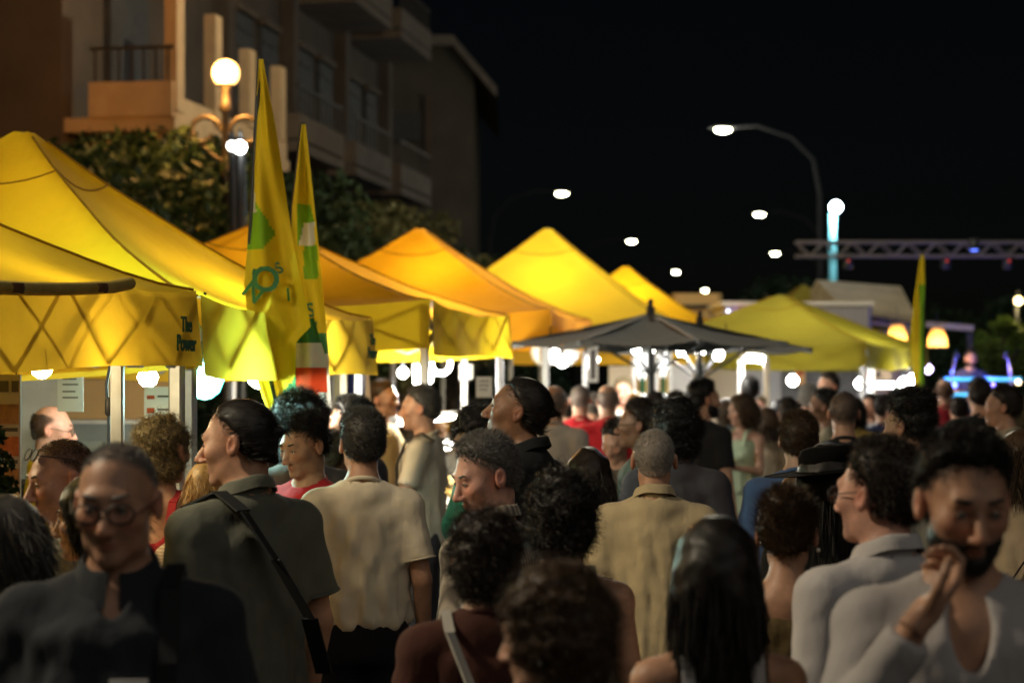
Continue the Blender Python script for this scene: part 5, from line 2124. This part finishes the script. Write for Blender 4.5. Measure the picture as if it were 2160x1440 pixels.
            mb.tube(ring, .0095, 8, cap=False)
            put_mb('neckband', mb, sm)
        elif tank:
            for sd in (1, -1):
                mb = MB()
                x0 = sd * .088 * sw
                mb.bar((x0, .118 * b, 1.345), (x0, .072, 1.455), .03, .008)
                mb.bar((x0, .072, 1.455), (x0, -.02, 1.492), .03, .008)
                mb.bar((x0, -.02, 1.492), (x0, -.078, 1.455), .03, .008)
                mb.bar((x0, -.078, 1.455), (x0, -.118 * b, 1.35), .03, .008)
                put_mb('shoulder_strap', mb, sm)
    # ---- trousers or skirt
    lres = (.018, .02, .026)[lod]
    g = Field(np.arange(-.26 * b, .26 * b + lres, lres), np.arange(-.22, .24, lres), np.arange(.02, 1.06, lres))
    if skirt:
        g.col((0, 0, 0), .48, 1.02, (.24, .2), (.15 * b, .115 * b), .03, .02)
    else:
        g.col((0, -.008, 0), .80, 1.0, (.170 * b, .122 * b), (.156 * b, .112 * b), .03)
        for sd in (1, -1):
            g.cap((sd * .088, -.01, .88), (sd * .1, .015, .49), .092 * b, .072, .035)
            g.cap((sd * .1, .015, .49), (sd * .1, -.02, .1), .072, .056, .02)
    Vp, Fp = g.mesh()
    put('skirt' if skirt else 'trousers', Vp, Fp, cloth('p%d' % seed, skirt if isinstance(skirt, tuple) else (shirt if skirt else pants)) if not (skirt == 'dress' and not isinstance(shirt, tuple)) else shirt)
    shoe_m = mat('shoe_leather', (.05, .04, .035), .6)
    for sd in (1, -1):
        mb = MB()
        mb.ball((sd * .105, -.03, .045), (.046, .055, .05), 10, 6)
        mb.ball((sd * .112, .08, .033), (.046, .1, .036), 12, 6)
        mb.box((sd * .11, .03, .008), (.088, .27, .016), bev=.03)
        put_mb('shoe', mb, shoe_m)
    BUILD[0] = build
    if extra:
        extra(root, put_mb, hc, Rh, s)
    return root


def strap_part(col, pts, w=.022, name='bag_strap', grow=1.0):
    """a flat strap following points on the body"""
    def fn(root, put_mb, hc, Rh, s):
        mb = MB()
        P = [Vector((p[0], p[1] * grow * max(1, BUILD[0]), p[2] + (.022 if p[2] > 1.42 else 0))) for p in pts]
        for k in range(len(P) - 1):
            mb.bar(P[k], P[k + 1], w * 2, .006)
        put_mb(name, mb, mat('strap_%.2f_%.2f' % (col[0], col[2]), col, .8))
    return fn


def combine(*fs):
    def fn(*a):
        for f in fs:
            f(*a)
    return fn
# ------------------------------------------------------------------ the crowd
def name_tag(root, put_mb, hc, Rh, s):
    put_mb('name_tag', MB().box((-.045, .175, 1.27), (.075, .004, .05)), m_paper)


def shoulder_bag_strap(side, col, w=.02, grow=1.08):
    """strap over one shoulder, crossing chest and back to the other hip"""
    sg = side
    pts = [(-sg * .17, .10, .98), (-sg * .06, .135, 1.18), (sg * .05, .128, 1.33), (sg * .10, .08, 1.43), (sg * .105, -.02, 1.478), (sg * .10, -.085, 1.43), (sg * .05, -.135, 1.32), (-sg * .06, -.145, 1.15), (-sg * .17, -.10, .98)]
    return strap_part(col, pts, w, grow=grow)


def backpack_straps(col, w=.022, sides=(1, -1)):
    def fn(root, put_mb, hc, Rh, s):
        for sg in sides:
            strap_part(col, [(sg * .11, .118, 1.1), (sg * .115, .125, 1.32), (sg * .115, .07, 1.44), (sg * .115, -.02, 1.478), (sg * .11, -.09, 1.43)], w)(root, put_mb, hc, Rh, s)
    return fn


def backpack(col):
    def fn(root, put_mb, hc, Rh, s):
        mb = MB()
        mb.ball((0, -.22, 1.2), (.15, .10, .21), 16, 12)
        mb.box((0, -.30, 1.12), (.2, .05, .18), bev=.04)
        put_mb('backpack', mb, mat('backpack_%.2f' % col[0], col, .8, 0, .15, 12, .2, 40))
    return combine(backpack_straps(col), fn)


def earring(sd, m=None):
    def fn(root, put_mb, hc, Rh, s):
        put_mb('earring', MB().ball((sd * .09, -.004, -.046), .0065, 10, 8), mat('pearl', (.8, .75, .65), .2, spec=.8), True)
    return fn


def hat(col):
    def fn(root, put_mb, hc, Rh, s):
        mb = MB()
        prof = [(.205, .050), (.19, .046), (.12, .052), (.092, .058), (.094, .07), (.094, .10), (.085, .124), (.05, .132), (.001, .13)]
        for r, z in prof:
            pass
        mb.lathe(prof, (0, -.015, 0), 28)
        mb.lathe([(.205, .048), (.12, .046), (.085, .05)], (0, -.015, 0), 28)
        mb.V = [(v[0], v[1] * 1.08, v[2] + .10 * v[0]) for v in mb.V]
        put_mb('hat', mb, mat('black_felt', (.005, .005, .005), .95, 0, .2, 20, spec=.05), True)
    return fn


def headband(col):
    def fn(root, put_mb, hc, Rh, s):
        pts = []
        for k in range(25):
            a = math.pi * (k / 24)
            pts.append((math.cos(a) * .088, .035 - .03 * math.sin(a), .02 + math.sin(a) * .115))
        put_mb('headband', MB().tube(pts, .009, 8), mat('hairband', col, .6), True)
    return fn


def apron(col):
    def fn(root, put_mb, hc, Rh, s):
        mb = MB().grid(lambda u, v: ((u - .5) * (.22 + .12 * v), .145 - .5 * ((u - .5) ** 2) + .004 * math.sin(9 * u), 1.36 - .62 * v), 10, 14)
        put_mb('apron', mb, cloth('apron_%.2f' % col[0], col))
    return fn


FWD = {1: ((.24, .06, 1.15), (.16, .27, 1.12)), -1: ((-.24, .06, 1.15), (-.16, .27, 1.12))}
UPR = {1: ((.22, .10, 1.17), (.10, .26, 1.33))}
# --- nearest row
person(250, 932, 4.1, 'grey haired man in dark polo and glasses facing the camera, blurred in front', h=183, yaw=-6, pitch=8, build=1.14, belly=.04, hair=('buzz', 'grey'), skin='tan', shirt=(.022, .026, .032), neck='polo',
       glasses='on', extra=combine(name_tag, backpack_straps((.008, .008, .010), .02, (-1,))), shape=dict(jaw=1.08, nose=1.1), pants=(.03, .03, .035))
person(2030, 905, 3.85, 'bearded man in white shirt touching his chin, blurred at the front right', h=176, yaw=8, pitch=14, build=1.06, hair=('short', 'black'), vol=1.2, skin='tan', shirt=(.42, .40, .40), neck='vneck', sleeve='long', beard='black',
       arms={1: ((.24, .13, 1.20), (.105, .185, 1.43)), (1, 'hand'): ((-.55, -.25, .55), (-.2, 1, .3))}, curl={1: 1.25, -1: .5}, shape=dict(jaw=1.05, nose=1.1))
person(1175, 1190, 3.65, 'short woman in black with dark curls and pearl earring, lowest head in front', h=38, yaw=30, pitch=8, fem=1, hair=('curly', 'brown'), vol=1.04, skin='fair', shirt=(.012, .012, .013), sleeve='short', extra=earring(-1), build=1.05)
person(1512, 1088, 4.15, 'woman with long straight dark hair down her back and a sleeveless pale top', h=2, yaw=-4, fem=1, hair=('long', 'black'), skin='tan', shirt=(.45, .44, .44), sleeve='none', neck='none', hem=.9, build=1.02)
person(1022, 1062, 4.75, 'woman in dark maroon top with a white bag strap across her back', h=6, yaw=6, fem=1, hair=('curly', 'dark'), vol=.94, skin='tan', shirt=(.06, .022, .016), extra=shoulder_bag_strap(-1, (.45, .43, .38), .013, 1.3), build=1.12)
person(1186, 985, 5.4, 'woman with round dark curls in a cream sleeveless top', h=-4, fem=1, hair=('curly', 'black'), vol=1.0, skin='tan', shirt=(.40, .36, .24), sleeve='none', neck='none', build=1.08)
person(1862, 922, 4.75, 'man in white shirt and glasses seen from behind at the front right', h=26, yaw=18, hair=('short', 'dark'), skin='pink', shirt=(.52, .50, .50), neck='shirt', sleeve='long', glasses='on', build=1.1)
person(14, 1046, 4.75, 'woman with short grey-brown hair and black top at the left frame edge', h=20, yaw=24, pitch=5, fem=1, hair=('bob', 'pepper'), vol=.8, skin='fair', shirt=(.015, .014, .016), hem=.86)
person(1660, 1030, 5.3, 'woman with dark curly updo and dangling earrings behind the long haired woman', h=-12, fem=1, hair=('bun', 'brown'), vol=1.15, skin='tan', shirt=(.10, .07, .03), sleeve='none', neck='none', extra=earring(1))
# --- second row
person(203, 1000, 5.5, 'young woman with black hair and ear stud in profile beside the grey haired man', h=84, yaw=6, pitch=4, fem=1, hair=('bob', 'black'), vol=.8, skin='fair', shirt=(.34, .27, .19), neck='scoop', hem=.86, shape=dict(nose=.95))
person(138, 926, 6.05, 'man with sunglasses pushed up on cropped hair looking down in profile', h=104, yaw=16, pitch=13, hair=('buzz', 'brown'), skin='pink', shirt=(.25, .24, .22), glasses='on_head', shape=dict(nose=1.1))
person(512, 842, 5.9, 'balding man with a tiny ponytail in grey-green shirt facing left', h=46, yaw=32, pitch=6, roll=0, hair=('slick', 'black'), skin='tan', shirt=(.115, .12, .095), neck='polo', build=1.16, belly=.03, extra=shoulder_bag_strap(-1, (.012, .014, .016), .024, 1.3), shape=dict(nose=1.22, jaw=1.05), fold=1.2, pants=(.02, .02, .02))
person(446, 968, 6.75, 'blond woman in ruffled beige blouse behind the ponytail man', h=10, yaw=16, fem=1, hair=('bob', 'blond'), vol=.85, skin='fair', shirt=(.58, .44, .31), neck='crew', stripes=((.40, .29, .19), 26, 'Z'))
person(1030, 912, 6.2, 'grey haired man in striped beige shirt turned left and looking down', h=55, yaw=62, pitch=18, hair=('short', 'grey'), skin='pink', shirt=(.40, .35, .28), neck='shirt', sleeve='short', stripes=((.14, .12, .10), 14, 'X'), shape=dict(jaw=1.06), belly=.03, build=1.05)
person(1745, 935, 6.2, 'person in a wide black hat and black clothes in the dense crowd', h=-8, fem=1, hair=('long', 'black'), skin='tan', shirt=(.012, .012, .012), extra=hat((.010, .010, .011)), sleeve='short')
person(1695, 992, 7.3, 'woman with brown hair almost hidden behind the curly updo', h=30, fem=1, hair=('bob', 'brown'), skin='tan', shirt=(.05, .08, .14))
# --- middle row, in focus
person(765, 860, 7.7, 'man in plain white T-shirt seen from behind, standing clear of the stall', h=6, yaw=10, hair=('short', 'pepper'), skin='tan', shirt=(.70, .62, .47), hem=.92, build=1.04, fold=1.2, pants=(.012, .012, .014))
person(645, 868, 8.1, 'young man with dark fade haircut and red T-shirt looking down', h=150, yaw=-12, pitch=16, hair=('quiff', 'black'), vol=.45, skin='olive', shirt=(.50, .03, .04))
person(342, 866, 7.1, 'woman with wavy light brown bob and bare back in a red strap dress', h=-14, yaw=-10, fem=1, hair=('curly', 'light'), vol=.88, skin='tan', shirt=(.28, .02, .025), sleeve='none', neck='strap', hem=.9, skirt='dress')
person(1380, 903, 7.5, 'man with cropped silver hair in beige polo seen from behind', h=-2, yaw=-3, hair=('buzz', 'silver'), skin='tan', shirt=(.48, .39, .24), neck='polo', build=1.1, belly=.03, fold=1.2)
person(1428, 840, 9.0, 'woman with big dark wavy hair in a charcoal T-shirt', h=-16, fem=1, hair=('curly', 'black'), vol=1.12, skin='tan', shirt=(.055, .050, .058), build=1.2)
person(1100, 794, 7.7, 'tall dark haired man in black looking up to the left', h=62, yaw=20, pitch=-12, hair=('slick', 'black'), skin='brown', shirt=(.014, .016, .018), neck='shirt', shape=dict(nose=1.05))
person(1008, 853, 8.5, 'woman with dark curls falling over her face and a green top', h=120, yaw=20, pitch=22, fem=1, hair=('curly', 'black'), vol=1.0, skin='olive', shirt=(.02, .14, .09), sleeve='short')
person(1242, 944, 8.3, 'woman with dark wavy hair lit teal on one side', h=0, fem=1, hair=('wavy', 'dark'), skin='tan', shirt=(.05, .05, .05))
person(1685, 863, 8.9, 'man with short brown hair in a blue shirt behind the black hat', h=-6, hair=('short', 'brown'), vol=.5, skin='tan', shirt=(.07, .11, .22), build=1.1)
person(1922, 822, 8.6, 'man with curly black top hair lit cyan at its edge', h=40, yaw=8, hair=('quiff', 'black'), vol=.85, skin='olive', shirt=(.40, .38, .30))
person(2156, 905, 7.3, 'person in tan top with a dark bag strap cut by the right frame edge', h=-20, fem=1, hair=('bob', 'brown'), skin='tan', shirt=(.46, .36, .24), extra=shoulder_bag_strap(1, (.03, .02, .015), .018))
person(632, 820, 8.45, 'person with a round black afro behind the young man in red', h=20, hair=('afro', 'black'), vol=.95, skin='brown', shirt=(.10, .10, .10))
person(742, 833, 9.9, 'man with flat black hair behind the man in white', h=60, yaw=15, hair=('short', 'black'), skin='brown', shirt=(.06, .06, .07))
person(706, 910, 9.2, 'woman with pinned hair lit green between two men', h=-40, fem=1, hair=('bun', 'brown'), vol=.8, skin='tan', shirt=(.08, .08, .08))
person(1352, 840, 10.4, 'man with glasses lit cyan from the left', h=70, yaw=10, hair=('short', 'dark'), vol=.6, skin='brown', shirt=(.12, .17, .16), glasses='on')
person(1300, 888, 11.6, 'person with dark top knot looking down beside the red shirted men', h=150, pitch=25, fem=1, hair=('bun', 'black'), vol=.8, skin='tan', shirt=(.10, .08, .06))
person(1780, 824, 11.2, 'man with shaved bald head and black shirt under the green canopy', h=-4, yaw=-4, hair=('buzz', 'pepper'), skin='tan', shirt=(.02, .02, .022), neck='crew')
person(106, 856, 10.2, 'bald stallholder in bright yellow T-shirt and glasses behind the counter', h=-82, yaw=-4, pitch=6, hair=('balding', 'dark'), skin='pink', shirt=(.78, .62, .02), glasses='on', arms=FWD)
# --- far row
person(890, 810, 11.7, 'man in pale T-shirt with a shoulder strap facing the counter', h=78, yaw=10, hair=('short', 'pepper'), vol=.5, skin='tan', shirt=(.58, .52, .40), extra=backpack_straps((.03, .03, .03)), arms={-1: ((-.23, .05, 1.14), (-.17, .27, 1.25))}, pants=(.05, .05, .06))
person(808, 801, 14.8, 'man in yellow lit apron raising a hand while talking', h=-110, yaw=-10, hair=('short', 'brown'), vol=.5, skin='tan', shirt=(.60, .48, .24), arms={-1: ((-.25, .10, 1.18), (-.17, .30, 1.36))})
person(1282, 811, 15.4, 'bald man in red shirt, right of the pair', h=4, yaw=2, hair=('balding', 'grey'), skin='tan', shirt=(.42, .015, .02), build=1.08)
person(1224, 811, 16.2, 'man with grey cropped hair in red shirt, left of the pair', h=-6, hair=('buzz', 'grey'), skin='tan', shirt=(.38, .012, .018))
person(1170, 812, 14.2, 'person in pale grey shirt behind the tall dark haired man', h=-20, hair=('balding', 'grey'), skin='tan', shirt=(.44, .40, .36), build=1.08)
person(1316, 796, 20.0, 'stallholder in white and yellow apron behind the counter', h=170, hair=('short', 'light'), skin='pink', shirt=(.6, .6, .6), extra=apron((.7, .45, .05)), eyes=True)
person(1482, 798, 14.0, 'bearded man with black hair and black T-shirt facing right', h=-40, yaw=-30, hair=('short', 'black'), skin='tan', shirt=(.018, .018, .02), beard='black')
person(1382, 826, 16.6, 'dark haired head before the drinks cabinet, left one', h=0, hair=('short', 'dark'), skin='tan', shirt=(.1, .1, .1))
person(1427, 824, 17.8, 'dark haired head before the drinks cabinet, right one', h=10, hair=('short', 'dark'), skin='tan', shirt=(.12, .1, .1))
person(1582, 794, 19.5, 'man in black with his back turned behind the cream post', h=-10, hair=('short', 'black'), skin='tan', shirt=(.02, .02, .02))
w_mint = person(1566, 830, 16.0, 'woman in pale mint dress holding a phone in front of the stall', h=140, yaw=-30, pitch=10, fem=1, hair=('bob', 'brown'), skin='fair', shirt=(.42, .52, .36), sleeve='none', neck='none', skirt='dress', hem=.95,
                arms={1: ((.20, .08, 1.15), (.07, .25, 1.27)), -1: ((-.20, .06, 1.15), (-.10, .24, 1.18))}, eyes=True)
person(1618, 858, 17.0, 'woman with long brown hair in a beige top behind the mint dress', h=10, fem=1, hair=('long', 'brown'), skin='tan', shirt=(.52, .42, .30))
person(1642, 843, 19.0, 'dark haired woman in a beige dress beside the cream post', h=0, fem=1, hair=('bob', 'black'), skin='tan', shirt=(.55, .45, .32), skirt='dress')
person(1676, 844, 20.0, 'small dark haired person beside the grey haired man', h=0, fem=1, hair=('bob', 'black'), vol=.85, skin='tan', shirt=(.05, .05, .06))
person(1706, 809, 18.2, 'grey haired man in pale blue shirt under the green canopy', h=-14, hair=('short', 'silver'), vol=.6, skin='pink', shirt=(.50, .55, .62))
person(1748, 784, 20.5, 'tall dark haired man standing highest under the green canopy', h=120, yaw=10, hair=('short', 'dark'), skin='tan', shirt=(.2, .2, .24))
person(1740, 818, 15.0, 'dark skinned man in profile left of the bald man', h=80, hair=('short', 'black'), skin='brown', shirt=(.3, .28, .2))
person(1862, 832, 18.0, 'person in dark blue shirt in shade behind the curly man', h=0, hair=('short', 'dark'), skin='tan', shirt=(.03, .04, .10))
person(1992, 799, 19.5, 'bald man in dark red shirt in front of the stage', h=-6, hair=('balding', 'dark'), skin='tan', shirt=(.32, .02, .03))
person(2066, 796, 15.6, 'man in black shirt watching the stage', h=4, hair=('short', 'dark'), vol=.6, skin='tan', shirt=(.015, .017, .018), build=1.14)
person(2118, 811, 12.6, 'man in beige T-shirt facing left near the stage', h=36, yaw=38, hair=('short', 'dark'), vol=.6, skin='tan', shirt=(.52, .44, .31), build=1.05)
person(2156, 836, 15.2, 'light haired person at the frame edge before the stage', h=0, fem=1, hair=('bob', 'light'), skin='tan', shirt=(.3, .26, .2))
person(2048, 737, 30.2, 'keyboard player in blue light on the stage', h=178, hair=('short', 'dark'), skin='fair', shirt=(.06, .07, .16), beard='dark', base=.5, arms={1: ((.24, .06, 1.12), (.2, .3, 1.12)), -1: ((-.24, .06, 1.12), (-.2, .3, 1.12))}, eyes=True)


FAR = [
    (1112, 823, 19.0, 'fair haired man in cream shirt just right of the tall dark haired man', 10, 'light', 'short', (.55, .48, .36), 0, 'tan'),
    (1142, 829, 18.0, 'woman with brown bob in white top near the slim white post', -20, 'brown', 'bob', (.6, .58, .55), 1, 'fair'),
    (1196, 832, 17.6, 'dark haired man in orange lit shirt left of the red shirted pair', 15, 'dark', 'short', (.5, .34, .2), 0, 'tan'),
    (1254, 828, 18.8, 'grey haired person seen between the two red shirted men', 0, 'grey', 'short', (.3, .3, .3), 0, 'pink'),
    (1342, 826, 19.0, 'woman with light hair in pale yellow top before the left drinks cabinet', -10, 'blond', 'bob', (.6, .5, .25), 1, 'fair'),
    (1404, 842, 15.2, 'short dark haired boy in teal shirt by the parasol pole', 5, 'dark', 'short', (.1, .3, .28), 0, 'tan'),
    (1456, 834, 16.2, 'man in pale blue shirt left of the bearded man in black', -15, 'brown', 'short', (.4, .5, .6), 0, 'tan'),
    (1532, 840, 18.6, 'woman with red-brown hair in light blue top beside the mint dress', 30, 'brown', 'bob', (.35, .5, .62), 1, 'fair'),
    (1602, 834, 21.5, 'fair man in yellow T-shirt behind the cream post', 170, 'light', 'short', (.65, .5, .08), 0, 'pink'),
    (1662, 838, 17.4, 'man in white T-shirt left of the grey haired man', 0, 'dark', 'short', (.6, .6, .58), 0, 'tan'),
    (1722, 834, 21.6, 'woman in pink top under the middle of the green canopy', 20, 'brown', 'bob', (.55, .3, .3), 1, 'fair'),
    (1802, 836, 16.6, 'dark haired woman in mustard top right of the bald man', -10, 'black', 'bob', (.5, .38, .1), 1, 'tan'),
    (1836, 829, 20.3, 'man in grey shirt at the white counter post', 150, 'dark', 'short', (.35, .35, .38), 0, 'tan'),
    (1892, 838, 16.2, 'man in pale pink shirt left of the curly man', 15, 'pepper', 'short', (.55, .42, .4), 0, 'pink'),
    (1952, 838, 17.0, 'woman with light brown hair in cream top left of the dark red shirt', -15, 'light', 'bob', (.55, .5, .4), 1, 'fair'),
    (2022, 836, 18.6, 'man in dark blue shirt between the red and the black shirt', 5, 'dark', 'short', (.04, .05, .12), 0, 'tan'),
    (2092, 839, 18.0, 'woman with black bob between the two men facing the stage', 0, 'black', 'bob', (.3, .12, .12), 1, 'tan'),
    (2136, 830, 20.0, 'grey haired man in white shirt in front of the keyboards', -5, 'silver', 'short', (.55, .55, .55), 0, 'pink')]
for (x_, y_, Y_, lb_, h_, hc_, hs_, sh_, fm_, sk_) in FAR:
    person(x_, y_, Y_, lb_, h=h_, fem=fm_, hair=(hs_, hc_), vol=.7 if hs_ == 'short' else .9, skin=sk_, shirt=sh_)


def phone():
    bpy.context.view_layer.update()
    p = w_mint.matrix_world @ Vector((.03, .33, 1.33))
    root = thing('phone', 'dark smartphone held up by the woman in the mint dress', 'phone', p, math.radians(140))
    M = Matrix.Rotation(math.radians(-35), 3, 'X')
    MB().box((0, 0, 0), (.072, .009, .15), M=M, bev=0).build('case', m_black, root)
    MB().box(tuple(M @ Vector((0, -.0058, 0))), (.064, .002, .138), M=M).build('screen', mat('phone_screen', (.1, .12, .15), .1, emit=(.5, .6, .8), estr=.6), root)


phone()
